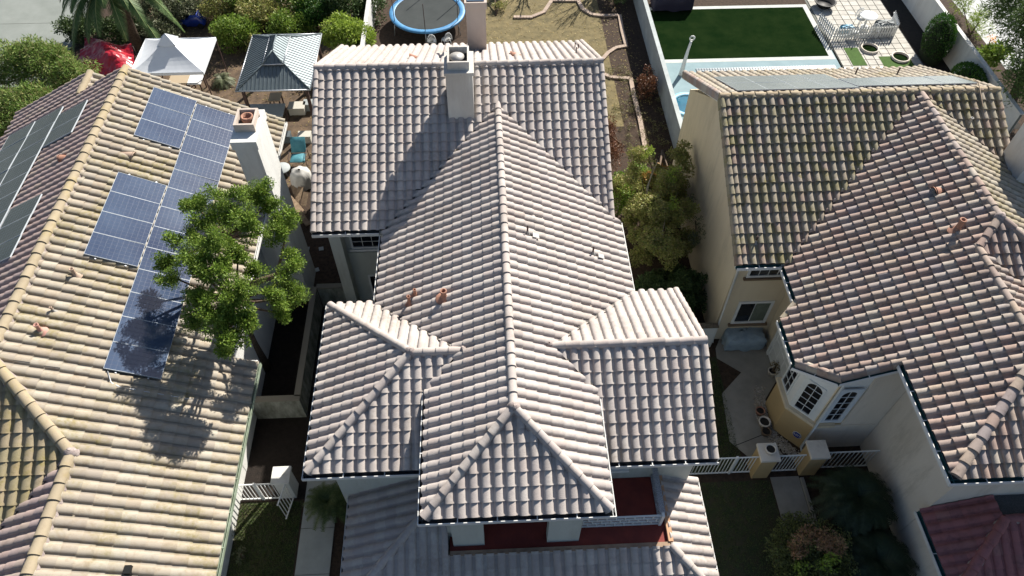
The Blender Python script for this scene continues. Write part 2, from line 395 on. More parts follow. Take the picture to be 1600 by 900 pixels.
def solar(name, label, M, cols, rows, pw, ph, m, loc, gap=.006):
    """array lying in local xy plane of M; panels pw (x) by ph (y)"""
    t = thing(name, label, 'solar panels', loc)
    fm = MB(); fw = .009
    for (x0, x1, y0, y1) in ((0, pw, 0, fw), (0, pw, ph-fw, ph), (0, fw, fw, ph-fw), (pw-fw, pw, fw, ph-fw)): fm.box(x0, x1, y0, y1, -.038, .004)
    fme = fm.mesh('frame', mat('panel_frame', (.42, .46, .5), .5))
    cb = MB()
    cb.box(fw, pw-fw, fw, ph-fw, -.03, 0)
    cme = cb.mesh('panel', m)
    gb = MB()
    nx, ny = 10, 6
    for i in range(1, nx): gb.box(fw+(pw-2*fw)*i/nx-.0022, fw+(pw-2*fw)*i/nx+.0022, fw, ph-fw, .0005, .0012)
    for i in range(1, ny): gb.box(fw, pw-fw, fw+(ph-2*fw)*i/ny-.0022, fw+(ph-2*fw)*i/ny+.0022, .0016, .0022)
    gme = gb.mesh('busbar_grid', mat('busbar', (.05, .07, .13), .4))
    rb = MB(M)
    for c in range(cols):
        for rr in range(rows):
            Q = M @ Matrix.Translation((c*(pw+gap), rr*(ph+gap), 0)) @ Matrix.Rotation(random.uniform(-.006, .006), 4, 'X') @ Matrix.Rotation(random.uniform(-.006, .006), 4, 'Y')
            o = part('panel', cme, t, Q)
            for me_, nm in ((fme, 'frame'), (gme, 'busbar_grid')):
                q = bpy.data.objects.new(nm, me_); COL.objects.link(q); q.parent = o
    H = rows*(ph+gap)
    for c in range(cols):
        for f in (.22, .78):
            x = c*(pw+gap)+pw*f; rb.box(x-.02, x+.02, -.06, H+.06, -.085, -.04)
            k = 0.
            while k < H+.1: rb.box(x-.02, x+.02, k-.03, k+.01, -.16, -.08); k += 1.1
    rb.build('mounting_rail', ALU, t)
    return t
def window(parent, o, ux, n, wd, ht, cols=2, rows=2, fr=.07, arch=False, panes=None, sill=True, mats=None, frm=None):
    """o = lower left corner seen from outside, ux = horizontal unit along the wall, n = outward normal"""
    U = Vector(ux).normalized(); N = Vector(n).normalized(); o = Vector(o)
    M = Matrix(((U.x, N.x, 0, o.x), (U.y, N.y, 0, o.y), (0, 0, 1, o.z), (0, 0, 0, 1)))
    frm = frm or WHITE; f = MB(M)
    f.box(-fr, 0, 0, .05, -fr, ht+fr); f.box(wd, wd+fr, 0, .05, -fr, ht+fr); f.box(0, wd, 0, .05, -fr, 0); f.box(0, wd, 0, .05, ht, ht+fr)
    if arch:
        k = 9; cx = wd/2
        for sgn in (-1, 1):
            arc = [(cx+sgn*cx*math.sin(math.pi/2*i/k), ht-cx+cx*math.cos(math.pi/2*i/k)) for i in range(k+1)]
            pts = arc+[(cx+sgn*cx, ht)]
            vs = [(a, .048, b) for a, b in pts]+[(a, .012, b) for a, b in pts]; q = len(pts)
            f.add(vs, [tuple(range(q)), tuple(range(q, 2*q))[::-1]]+[(i, i+1, q+i+1, q+i) for i in range(k)])
    wo = f.build('window', frm, parent)
    pb = MB(M)
    if panes:
        for i, m_ in enumerate(panes):
            q = MB(M); q.box(wd*i/len(panes), wd*(i+1)/len(panes), .004, .012, 0, ht); q.build('pane', m_, wo)
    else: pb.box(0, wd, .004, .012, 0, ht); pb.build('pane', GLASS, wo)
    mm = MB(M); t = .009
    for i in range(1, cols): mm.box(wd*i/cols-t, wd*i/cols+t, .013, .032, 0, ht)
    for j in range(1, rows): mm.box(0, wd, .0135, .030, ht*j/rows-t, ht*j/rows+t)
    if cols*rows > 1: mm.build('muntin', frm, wo)
    if sill:
        sb = MB(M); sb.box(-fr-.08, wd+fr+.08, -.01, .12, -fr-.1, -fr-.005); sb.build('sill', frm if sill is True else sill, wo)
    return wo

# ================================================================ ground and paving
def sheet(name, pts, z, m, kind='structure'):
    mb = MB(); pts = [(q[0], q[1]) for q in pts]
    mb.prism(pts, z-.003 if z > .01 else z-.3, z); return mb.build(name, m, kind=kind)
GND = MB(); GND.add([(-400, -400, 0), (400, -400, 0), (400, 400, 0), (-400, 400, 0)], [(0, 1, 2, 3)]); GND.build('ground', MULCH, kind='structure')
def PG(*pp, z=0.): return [G(a, b, z) for a, b in pp]

# ================================================================ middle house
SL = .496
xl, xr, yr, zr, ye, yb = -6.115, 4.479, 22.905, 8.083, 17.355, 27.93
xm, zrm, ya, W1, W2 = .53, 7.349, 9.089, 4.131, 2.378
yi = yr-(zr-zrm)/SL; yf = ya-W2; zu = zrm-SL*W1; zlo = zrm-SL*W2; ez = zr-SL*(yr-ye)
MH = thing('tile_roof_house', 'middle house with mauve-grey tile roof, two chimneys and red balcony', 'house', (0, 15, 0))
rf = Roof(MH, TILE_M)
rf.face('S', ye, ez, [[(xl, ye), (xm-(yi-ye), ye), (xm, yi), (xm, yr), (xl, yr)], [(xm, yr), (xm, yi), (xr, yi-(xr-xm)), (xr, yr)]], TILE_M, u0=xl+.16)
rf.face('N', yb, zr-SL*(yb-yr), [[(xl, yr), (xr, yr), (xr, yb), (xl, yb)]], TILE_M, u0=-xr+.16)
lwy, lwz, lwx, lwD = 11.345, 6.644, -5.163, 2.882
lix = xm-(zrm-lwz)/SL; lez = lwz-SL*lwD
vL = lix-(xm-W2)
rf.face('W', xm-W1, zu, [[(xm, yi), (xm-W1, yi-W1), (xm-W1, lwy+(lix-(xm-W1))), (lix, lwy), (xm, lwy)],
                         ([(xm, lwy), (lix, lwy), (xm-W2, lwy-vL), (xm-W2, yf), (xm, ya)], W1-W2)], TILE_M)
rwy, rwz, rwx, rwD = 11.344, 6.74, 6.173, 2.926
rix = xm+(zrm-rwz)/SL; rez = rwz-SL*rwD; vR = (xm+W2)-rix
rf.face('E', xm+W1, zu, [[(xm, yi), (xm+W1, yi-W1), (xm+W1, rwy+(xm+W1-rix)), (rix, rwy), (xm, rwy)],
                         ([(xm, rwy), (rix, rwy), (xm+W2, rwy-vR), (xm+W2, yf), (xm, ya)], W1-W2)], TILE_M)
rf.face('S', yf, zlo, [[(xm, ya), (xm-W2, yf), (xm+W2, yf)]], TILE_M, u0=xm+.06)
# left wing (hip)
rf.face('W', lwx, lez, [[(lwx, lwy-lwD), (lwx, lwy+lwD), (lwx+lwD, lwy)]], TILE_M)
rf.face('S', lwy-lwD, lez, [[(lwx, lwy-lwD), (lwx+lwD, lwy), (-1.42, lwy), (-1.42, lwy-lwD)], [(-1.42, lwy), (lix, lwy), (-1.42, lwy-(lix+1.42))]], TILE_M)
rf.face('N', lwy+lwD, lez, [[(lwx, lwy+lwD), (lwx+lwD, lwy), (lix, lwy), (lix-lwD, lwy+lwD)]], TILE_M)
# right wing (gable)
rf.face('S', rwy-rwD, rez, [[(2.45, rwy), (rwx, rwy), (rwx, rwy-rwD), (2.45, rwy-rwD)], [(rix, rwy), (2.45, rwy), (2.45, rwy-(2.45-rix))]], TILE_M, u0=rwx-.16)
rf.face('N', rwy+rwD, rez, [[(rix, rwy), (rwx, rwy), (rwx, rwy+rwD), (rix+rwD, rwy+rwD)]], TILE_M, u0=-rwx+.16)
# ground-floor skirt roof
ex, ew, ey, ezl = -4.45, 6.25, 5.45, 2.5
rf.face('W', ex, ezl, [[(ex, ey), (ex, 8.93), (-1.4, 8.93), (-1.4, ey+(-1.4-ex))]], TILE_M)
rf.face('S', ey, ezl, [[(ex, ey), (-1.4, ey+(-1.4-ex)), (-1.4, ey)], [(-1.4, ey), (-1.4, 6.78), (4.92, 6.78), (ew, ey)]], TILE_M)
rf.face('E', ew, ezl, [[(ew, ey), (ew, 9.02), (4.92, 9.02), (4.92, 6.78)]], TILE_M)
rf.face('N', 6.0, 0.2, [], TILE_M)
roofM = rf.finish()
C = roofM
caps(C, (xl, yr, zr), (-1.4, yr, zr), TILE_M); caps(C, (xr, yr, zr), (-.22, yr, zr), TILE_M)
caps(C, (xm, ya, zrm), (xm, yi+.12, zrm), TILE_M); mortar(C, (xm, ya, zrm), .15)
caps(C, (xm-W2+.03, yf+.03, zlo), (xm-.08, ya-.08, zrm), TILE_M); caps(C, (xm+W2-.03, yf+.03, zlo), (xm+.08, ya-.08, zrm), TILE_M)
caps(C, (lwx+.03, lwy-lwD+.03, lez), (lwx+lwD-.08, lwy-.08, lwz), TILE_M); caps(C, (lwx+.03, lwy+lwD-.03, lez), (lwx+lwD-.08, lwy+.08, lwz), TILE_M)
caps(C, (lwx+lwD, lwy, lwz), (lix+.05, lwy, lwz), TILE_M); mortar(C, (lwx+lwD, lwy, lwz), .15); mortar(C, (lix+.1, lwy, lwz+.03), .09)
caps(C, (rwx, rwy, rwz), (rix-.05, rwy, rwz), TILE_M); mortar(C, (rix-.1, rwy, rwz+.03), .09)
caps(C, (ex+.03, ey+.03, ezl), (-1.42, ey-ex-1.42, ezl+SL*(-1.42-ex)), TILE_M); caps(C, (ew-.03, ey+.03, ezl), (4.95, 6.75, ezl+SL*(ew-4.95)), TILE_M)
def rake(C, x, y0, z0, y1, z1, m, sgn): caps(C, (x-sgn*.08, y0, z0+.02), (x-sgn*.08, y1, z1+.02), m, r=.105, L=TE, skirt=.2, name='rake_tile')
rake(C, xl, ye-.03, ez, yr-.1, zr-.05, TILE_M, -1); rake(C, xl, yb, zr-SL*(yb-yr), yr+.1, zr-.05, TILE_M, -1)
rake(C, xr, yi-(xr-xm), zrm-SL*(xr-xm), yr-.1, zr-.05, TILE_M, 1); rake(C, xr, yb, zr-SL*(yb-yr), yr+.1, zr-.05, TILE_M, 1)
rake(C, rwx, rwy-rwD-.03, rez, rwy-.1, rwz-.05, TILE_M, 1); rake(C, rwx, rwy+rwD, rez, rwy+.1, rwz-.05, TILE_M, 1)
# valley flashing
VAL = mat('valley_metal', (.06, .055, .05), .7, (.1, .085, .07), 6)
def valley(parent, a, b, wd=.075):
    a = Vector(a); b = Vector(b); d = b-a; l = d.length; d.normalize(); sd = Vector((0, 0, 1)).cross(d).normalized(); up = d.cross(sd)
    vb = MB(Matrix(((d.x, sd.x, up.x, a.x), (d.y, sd.y, up.y, a.y), (d.z, sd.z, up.z, a.z), (0, 0, 0, 1)))); vb.box(0, l, -wd/2, wd/2, -.03, .07); vb.build('valley_flashing', VAL, parent)
valley(C, (xm-.1, yi-.1, zrm-.05), (xm-W1, yi-W1, zu)); valley(C, (xm+.1, yi-.1, zrm-.05), (xr, yi-(xr-xm), zrm-SL*(xr-xm)))
valley(C, (lix-.05, lwy+.05, lwz-.03), (xm-W1, lwy+lix-(xm-W1), zu)); valley(C, (lix-.05, lwy-.05, lwz-.03), (xm-W2, lwy-vL, zlo))
valley(C, (rix+.05, rwy+.05, rwz-.03), (xm+W1, rwy+(xm+W1)-rix, zu)); valley(C, (rix+.05, rwy-.05, rwz-.03), (xm+W2, rwy-vR, zlo))
# gutters
gz = -.02
gutter(C, [(xl+.02, ye-.02, ez+gz), (xm-W1-.16, ye-.02, ez+gz)], TRIM, GUTM, side=-1)
gutter(C, [(xm-W1-.02, ye-.2, zu+gz), (xm-W1-.02, lwy+lwD+.1, zu+gz)], TRIM, GUTM, side=-1)
gutter(C, [(xm+W1+.02, yi-W1+.1, zu+gz), (xm+W1+.02, rwy+rwD+.05, zu+gz)], TRIM, TRIM, side=1, wd=.09)
gutter(C, [(xm-W2-.02, lwy-vL, zlo+gz), (xm-W2-.02, yf-.13, zlo+gz)], TRIM, GUTM, side=-1, wd=.11)
gutter(C, [(xm-W2-.13, yf-.02, zlo+gz), (xm+W2+.11, yf-.02, zlo+gz)], TRIM, GUTM, side=-1)
gutter(C, [(xm+W2+.02, yf-.13, zlo+gz), (xm+W2+.02, rwy-vR, zlo+gz)], TRIM, TRIM, side=-1, wd=.09)
gutter(C, [(lwx-.02, lwy+lwD, lez+gz), (lwx-.02, lwy-lwD-.13, lez+gz)], TRIM, GUTM, side=-1, wd=.1)
gutter(C, [(lwx-.12, lwy-lwD-.02, lez+gz), (xm-W2-.05, lwy-lwD-.02, lez+gz)], TRIM, GUTM, side=-1)
gutter(C, [(2.5, rwy-rwD-.02, rez+gz), (rwx+.02, rwy-rwD-.02, rez+gz)], TRIM, GUTM, side=-1)
gutter(C, [(ex-.02, 8.9, ezl+gz), (ex-.02, ey-.13, ezl+gz)], TRIM, GUTM, side=-1, wd=.08)
gutter(C, [(ex, ey-.02, ezl+gz), (ew, ey-.02, ezl+gz)], TRIM, GUTM, side=-1)
gutter(C, [(ew+.02, ey-.1, ezl+gz), (ew+.02, 9.0, ezl+gz)], TRIM, TRIM, side=-1, wd=.08)
# walls
def gable_x(mb, x0, x1, y0, y1, yr_, zr_, zt, z0=0):
    pr = [(y0, z0), (y1, z0), (y1, zt), (yr_, zr_), (y0, zt)]; n = 5
    mb.add([(x0, a, b) for a, b in pr]+[(x1, a, b) for a, b in pr], [tuple(range(n))[::-1], tuple(range(n, 2*n))]+[(i, (i+1) % n, n+(i+1) % n, n+i) for i in range(n)])
def gable_y(mb, y0, y1, x0, x1, xr_, zr_, zt, z0=0):
    pr = [(x0, z0), (x1, z0), (x1, zt), (xr_, zr_), (x0, zt)]; n = 5
    mb.add([(a, y0, b) for a, b in pr]+[(a, y1, b) for a, b in pr], [tuple(range(n))[::-1], tuple(range(n, 2*n))]+[((i+1) % n, i, n+i, n+(i+1) % n) for i in range(n)])
wm = MB()
gable_x(wm, -5.74, 4.25, 18.3, 27.45, yr, zr-.32, 5.3)
wm.box(-5.73, -5.32, 17.8, 18.29, 0, 5.2)
wm.box(-3.2, 4.2, 9.52, 18.29, 0, 5.05); wm.box(-1.42, 2.45, 9.51, 14, 5.05, 6.1)
wm.box(-4.68, -1.43, 8.92, 13.8, 0, 5.02)
gable_x(wm, 2.46, 5.9, 8.87, 13.9, rwy, rwz-.3, 5.12)
wm.box(-1.42, 2.45, 7.25, 9.5, 0, 3.1)
wm.box(-4.0, -1.43, 6.0, 8.91, 0, 2.45); wm.box(-1.43, 5.8, 6.0, 8.86, 0, 2.44)
wm.build('wall', STM, MH)
# balcony
bal = MB(); bal.box(-1.36, 4.93, 6.84, 8.86, 2.9, 3.12); bal.box(-1.36, 2.4, 8.86, 9.5, 2.9, 3.12)
bo = bal.build('balcony', RED, MH)
cb = MB(); cb.box(-1.36, 4.99, 6.72, 6.86, 2.9, 3.2); cb.build('balcony_curb', mat('tan_curb', (.4, .28, .19), .9, (.28, .2, .14), 4), bo)
cb = MB(); cb.box(4.90, 5.04, 6.86, 8.9, 2.9, 3.24); cb.build('balcony_curb', mat('peach_curb', (.55, .33, .2), .9), bo)
for (a, b) in ((-1.25, -.37), (1.42, 2.33)):
    q = MB(); q.box(a, b, 7.02, 7.3, 3.12, 5.85); q.build('balcony_pillar', STM, MH)
q = MB(); q.box(-1.5, 2.56, 6.98, 7.32, 5.72, 5.98); q.build('balcony_header', STM, MH)
q = MB(); q.box(-1.4, -1.2, 7.3, 9.5, 3.12, 5.8); q.build('balcony_side_wall', STM, MH)
rail = MB()
def lattice(mb, p, q, h, nx, ny=3, t=.016):
    p = Vector(p); q = Vector(q); d = (q-p); l = d.length; d.normalize(); n = Vector((-d.y, d.x, 0))
    M = Matrix(((d.x, n.x, 0, p.x), (d.y, n.y, 0, p.y), (0, 0, 1, p.z), (0, 0, 0, 1)))
    old = mb.T; mb.T = M
    for j in range(ny+1): mb.box(0, l, -.025, .025, h*j/ny-t, h*j/ny+t)
    for j in range(ny):
        for i in range(nx+1):
            xx = l*(i+(.5 if j % 2 else 0))/nx
            if xx <= l: mb.box(xx-t, xx+t, -.022, .022, h*j/ny+t, h*(j+1)/ny-t)
    mb.T = old
lattice(rail, (2.35, 7.42, 3.14), (4.74, 7.42, 3.14), .62, 9); rail.box(4.7, 4.78, 7.36, 7.48, 3.12, 3.84)
ro = rail.build('railing', WHITE, MH)
rl2 = MB(); lattice(rl2, (4.74, 7.5, 3.14), (4.74, 8.84, 3.14), .62, 5); rl2.box(4.66, 4.82, 7.48, 8.85, 3.77, 3.8)
rl2.build('railing', mat('speckled_rail', (.5, .5, .52), .7, (.2, .2, .22), 30), MH)
window(MH, (2.75, 8.87, 3.95), (1, 0, 0), (0, -1, 0), 1.05, .85, 2, 1)
window(MH, (-5.05, 18.3, 3.45), (1, 0, 0), (0, -1, 0), 1.1, .58, 3, 2)
q = MB(); q.box(-5.3, -3.25, 18.24, 18.299, 2.95, 3.15); q.build('wall_band', STM, MH)
window(MH, (-4.7, 18.3, .4), (1, 0, 0), (0, -1, 0), 1.2, 1.3, 2, 1)
# front chimney
cx0, cx1, cy0, cy1 = -1.25, -.33, 20.98, 22.15
q = MB(); q.box(cx0, cx1, cy0, cy1, 6.4, 9.02); ch = q.build('chimney', STCH, MH)
q = MB(); q.box(cx0-.05, cx1+.05, cy0-.05, cy1+.05, 9.02, 9.14); q.build('chimney_shoulder', STCH, ch)
q = MB(); a0, a1, b0, b1 = cx0+.08, cx1-.1, cy0+.12, cy1-.1
q.box(a0, a1, b0, b0+.06, 9.14, 9.46); q.box(a0, a1, b1-.06, b1, 9.14, 9.46); q.box(a0, a0+.06, b0+.06, b1-.06, 9.26, 9.46); q.box(a1-.06, a1, b0+.06, b1-.06, 9.26, 9.46)
q.build('chimney_crown', STCH, ch)
q = MB(); q.box(a0+.06, a1-.06, b0+.06, b1-.06, 9.14, 9.2); q.build('crown_floor', BLACK, ch)
q = MB(); q.lathe(((a0+a1)/2-.05, (b0+b1)/2, 9.2), [(.2, 0), (.2, .12), (.26, .14), (.26, .17), (0, .21)], 16); q.build('flue_cap', LEAD, ch)
# rear chimney
q = MB(); q.box(-.55, .22, 26.0, 27.0, 5.9, 8.55); ch = q.build('chimney', STP, MH)
q = MB(); q.box(-.6, .27, 25.95, 27.05, 8.48, 8.76); q.build('chimney_crown', STP, ch)
q = MB(); q.box(-.5, .17, 26.05, 26.95, 8.765, 8.80); q.build('chimney_cap', mat('blue_cap', (.08, .14, .22), .4), ch)
# roof penetrations
def on(px, py, fn):
    d = ray(px, py); lo, hi = 10., 45.
    for _ in range(50):
        t = (lo+hi)/2; q = CP+d*t
        if q.z > fn(q): lo = t
        else: hi = t
    return q
fMSl = lambda q: zrm-SL*(xm-q.x); fMSr = lambda q: zrm-SL*(q.x-xm); fBWb = lambda q: zr-SL*(q.y-yr)
for (a, b, h, rr) in ((640, 475, .34, .05), (649, 462, .25, .045), (694, 467, .34, .085)):
    q = on(a, b, fMSl); vent_pipe(MH, q+Vector((0, 0, .06)), h, rr)
for (a, b) in ((824, 366), (926, 398)):
    q = on(a, b, fMSr); vent_pipe(MH, q+Vector((0, 0, .06)), .3, .03, DARKPIPE, LEAD)
    z_ = MB(Matrix.Translation(q+Vector((.16, -.1, .03))) @ Matrix.Rotation(math.atan(SL), 4, 'Y')); z_.box(-.02, .2, -.09, .09, .05, .065); z_.build('flashing', LEAD, MH)
for (a, b) in ((640, 92), (797, 88)): hood_vent(MH, on(a, b, fBWb)+Vector((.1, 0, .06)), (-1, 0, 0))
for (a, b) in ((898, 78), (900, 85), (903, 80)): vent_pipe(MH, on(a, b, fBWb)+Vector((0, 0, .04)), .28, .02, DARKPIPE, LEAD)

# ================================================================ right house
RH = thing('tile_roof_house', 'right house with mixed brown mossy tile roof, teal gutters and arched bay windows', 'house', (14, 15, 0))
rr_ = Roof(RH, TILE_R); SR = .5
bxl, bxr, byr, bzr, bye, byb = 8.33, 18.4, 20.72, 8.05, 15.27, 25.2
rmx, rW = 15.55, 5.58; re = bzr-SR*rW; bez = bzr-SR*(byr-bye)
rr_.face('S', bye, bez, [[(bxl, bye), (rmx-(byr-bye), bye), (rmx, byr), (bxl, byr)], [(rmx, byr), (bxr, byr-(bxr-rmx)), (bxr, byr)]], TILE_RB, u0=bxl+.16, slope=SR)
rr_.face('N', byb, bzr-SR*(byb-byr), [[(bxl, byr), (bxr, byr), (bxr, byb), (bxl, byb)]], TILE_L, u0=-bxr+.16, slope=SR)
rr_.face('W', rmx-rW, re, [[(rmx, byr), (9.97, 15.14), (9.97, 14.55), (rmx, 14.55)], [(9.97, 14.55), (9.97, 13.74), (14.74, 13.74), (rmx, 14.55)],
    ([(9.97, 13.74), (9.40, 13.2), (9.40, 11.6), (10.36, 10.7), (14.72, 10.7), (14.72, 13.74)], -.57), ([(11.88, 10.7), (11.88, 7.16), (14.72, 10.0), (14.72, 10.7)], 1.91)], TILE_R, slope=SR)
rr_.face('E', rmx+4.5, bzr-SR*4.5, [[(rmx, byr), (rmx, 14.55), (rmx+4.5, 10.05), (rmx+4.5, 16.22)]], TILE_L, slope=SR)
rr_.face('S', 10.05, bzr-SR*4.5, [[(rmx, 14.55), (14.72, 13.72), (14.72+3.6, 13.72-3.6), (rmx+4.4, 10.1)]], TILE_R, slope=SR)
lz = bzr-SR*(rmx-14.72)
rr_.face('E', 17.56, lz-SR*2.84, [[(14.72, 13.74), (14.72, 10.0), (17.56, 7.16), (17.56, 10.88)]], TILE_R, slope=SR)
rr_.face('S', 7.16, lz-SR*2.84, [[(14.72, 10.0), (11.88, 7.16), (17.56, 7.16)]], TILE_R, slope=SR)
# ground-floor plum roof
rr_.face('W', 12.9, 2.5, [[(12.9, 5.2), (12.9, 7.72), (14.7, 7.72), (14.7, 7.0)]], TILE_RP, slope=SR)
rr_.face('S', 5.2, 2.5, [[(12.9, 5.2), (14.7, 7.0), (18.5, 7.0), (18.5, 5.2)]], TILE_RP, slope=SR)
C = rr_.finish(); roofR = C
caps(C, (bxl, byr, bzr), (bxr, byr, bzr), CAP_RB, L=.42); caps(C, (rmx, 14.55, bzr), (rmx, byr-.15, bzr), TILE_R, L=.42); mortar(C, (rmx, 14.55, bzr), .15)
caps(C, (14.76, 13.76, lz+.02), (rmx-.06, 14.49, bzr), TILE_R, L=.42); caps(C, (rmx+4.4, 10.15, bzr-2.2), (rmx+.06, 14.49, bzr), TILE_R, L=.42)
caps(C, (14.72, 10.0, lz), (14.72, 13.8, lz), TILE_R, L=.42)
caps(C, (11.93, 7.21, lz-SR*2.8), (14.68, 9.96, lz-.02), TILE_R, L=.42, r=.15); caps(C, (17.5, 7.21, lz-SR*2.8), (14.76, 9.96, lz-.02), TILE_R, L=.42)
caps(C, (12.93, 5.23, 2.52), (14.7, 7.0, 3.4), TILE_RP, L=.42, r=.15); caps(C, (18.4, 7.02, 3.4), (14.75, 7.02, 3.4), TILE_RP, L=.42, r=.12)
valley(C, (rmx-.15, byr-.15, bzr-.08), (10.0, 15.17, bzr-SR*5.55)); valley(C, (rmx+.15, byr-.15, bzr-.08), (bxr, byr-(bxr-rmx), bzr-SR*(bxr-rmx)))
pR = lambda x: bzr-SR*(rmx-x)
caps(C, (9.42, 11.58, pR(9.42)), (10.36, 10.73, pR(10.36)), TILE_R, r=.10, L=.36, skirt=.2, name='rake_tile'); caps(C, (10.36, 10.75, pR(10.36)), (11.95, 10.72, pR(11.95)), TILE_R, r=.10, L=.38, skirt=.2, name='rake_tile')
caps(C, (9.42, 13.22, pR(9.42)), (9.95, 13.72, pR(9.95)), TILE_L, r=.10, L=.36, skirt=.15, name='rake_tile')
rake(C, bxl, bye-.03, bez, byr-.1, bzr-.05, TILE_RB, -1); rake(C, bxl, byb, bzr-SR*(byb-byr), byr+.1, bzr-.05, TILE_R, -1)
rake(C, bxr, byr-(bxr-rmx), bzr-SR*(bxr-rmx), byr-.1, bzr-.05, TILE_RB, 1); rake(C, bxr, byb, bzr-SR*(byb-byr), byr+.1, bzr-.05, TILE_L, 1)
gutter(C, [(bxl, bye-.02, bez+gz), (9.86, bye-.02, bez+gz)], TRIM, TEAL, side=-1)
gutter(C, [(9.95, bye-.02, re+gz), (9.95, 13.76, re+gz)], TRIM, TEAL, side=-1)
gutter(C, [(9.38, 13.2, pR(9.4)+gz), (9.38, 11.55, pR(9.4)+gz)], TRIM, TEAL, side=-1)
gutter(C, [(9.36, 11.56, pR(9.38)-.12), (10.34, 10.66, pR(10.36)-.16)], TRIM, TEAL, side=-1); gutter(C, [(10.34, 10.68, pR(10.36)-.16), (11.84, 10.66, pR(11.88)-.2)], TRIM, TEAL, side=-1)
gutter(C, [(11.86, 10.66, pR(11.88)+gz), (11.86, 7.03, pR(11.88)+gz)], TRIM, TEAL, side=-1)
gutter(C, [(11.74, 7.14, pR(11.88)+gz), (17.6, 7.14, pR(11.88)+gz)], TRIM, TEAL, side=-1)
gutter(C, [(12.88, 7.7, 2.48), (12.88, 5.1, 2.48)], TRIM, TEAL, side=-1); gutter(C, [(12.8, 5.18, 2.48), (18.5, 5.18, 2.48)], TRIM, TEAL, side=-1)
wm = MB(); gable_x(wm, 8.72, 18.1, 15.85, 25.0, byr, bzr-.32, 5.2); wm.build('wall', STC, RH)
wm = MB(); wm.box(10.92, 19.6, 11.12, 15.84, 0, 5.0); wm.box(12.7, 18.5, 11.12, 15.84, 5.0, 6.1); wm.build('wall', STC, RH)
wm = MB(); wm.box(13.15, 17.1, 7.75, 11.11, 0, 6.15); wm.build('wall', STR, RH)
wm = MB(); wm.box(13.16, 18.3, 5.6, 7.74, 0, 2.42); wm.build('wall', STR, RH)
fr_ = MB(); fr_.box(14.7, 18.6, 7.03, 7.74, 2.5, 3.36); fr_.build('flat_roof', mat('dark_gravel', (.05, .055, .055), .95, (.12, .12, .12), 40, .8, 60), RH)
# bay
bp = [(10.93, 12.9), (10.2, 12.9), (10.2, 11.82), (10.95, 11.05), (13.14, 11.05), (13.14, 12.9)]
q = MB(); q.prism(bp, 0, 1.72); bay = q.build('bay', mat('yellow_stucco', (.56, .40, .2), .92, (.46, .33, .17), 1, .5, 70, ramp=(.35, .9)), RH)
def offs(pts, d):
    c = Vector((11.6, 12.0)); return [((Vector(a)-c)*(1+d)+c) for a in pts]
q = MB(); q.prism([(10.93, 12.86), (10.26, 12.86), (10.26, 11.85), (10.98, 11.11), (13.13, 11.11), (13.13, 12.86)], 1.72, 5.1); q.build('bay_upper', WHITE, bay)
q = MB(); q.prism([(10.93, 12.96), (10.12, 12.96), (10.12, 11.79), (10.92, 10.97), (11.6, 10.97), (11.6, 12.96)], 1.66, 1.79); q.build('bay_ledge', STC, bay)
q = MB(); q.box(11.6, 13.14, 11.0, 11.05, 1.66, 1.72); q.build('bay_ledge', STR, bay)
q = MB(); q.box(11.85, 13.13, 11.042, 11.11, 1.72, 5.1); q.box(10.97, 13.13, 11.03, 11.049, 0, 1.66); q.build('bay_front_shade_panel', STR, bay)  # lower box added: beige puts shade into the yellow bay front's colour
dB = Vector((10.98-10.26, 11.11-11.85, 0)).normalized(); nB = Vector((dB.y, -dB.x, 0))
if nB.x > 0: nB = -nB
window(RH, (10.26, 12.74, 1.95), (0, -1, 0), (-1, 0, 0), .52, 1.55, 2, 4, fr=.05, sill=False)
pB = Vector((10.26, 11.85, 1.95))+dB*.16; window(RH, pB, dB, nB, .53, 1.66, 2, 5, fr=.04, arch=True, sill=False)
window(RH, (11.09, 11.04, 2.15), (1, 0, 0), (0, -1, 0), .48, 1.9, 2, 5, fr=.13, arch=True, sill=False, frm=mat('bluish_white', (.66, .72, .78), .5))
# alarm sign on the bay wall
pS = Vector((10.2, 11.82, .62))+Vector((.75, -.77, 0))*.72+nB*.012
Ms = Matrix(((dB.x, 0, nB.x, pS.x), (dB.y, 0, nB.y, pS.y), (0, 1, 0, pS.z), (0, 0, 0, 1)))
al = thing('alarm_sign', 'small blue octagonal alarm sign on the yellow bay wall', 'sign', tuple(pS))
def octa(rad, z0, z1):
    m_ = MB(Ms); m_.prism([(rad*math.cos(math.pi/8+math.pi*k/4), rad*math.sin(math.pi/8+math.pi*k/4)) for k in range(8)], z0, z1); return m_
octa(.17, -.01, .006).build('border', WHITE, al); octa(.155, .006, .011).build('plate', mat('sign_blue', (.02, .04, .3), .4), al)
tx = bpy.data.curves.new('letters', 'FONT'); tx.body = 'ADT'; tx.size = .15; tx.align_x = 'CENTER'; tx.align_y = 'CENTER'; tx.extrude = .003
to = bpy.data.objects.new('letters', tx); COL.objects.link(to); to.matrix_world = Ms @ Matrix.Translation((0, 0, .014)); bpy.context.view_layer.update()
me = bpy.data.meshes.new_from_object(to.evaluated_get(bpy.context.evaluated_depsgraph_get())); bpy.data.objects.remove(to)
me.materials.clear(); me.materials.append(WHITE); part('lettering', me, al, Ms @ Matrix.Translation((0, 0, .014)))
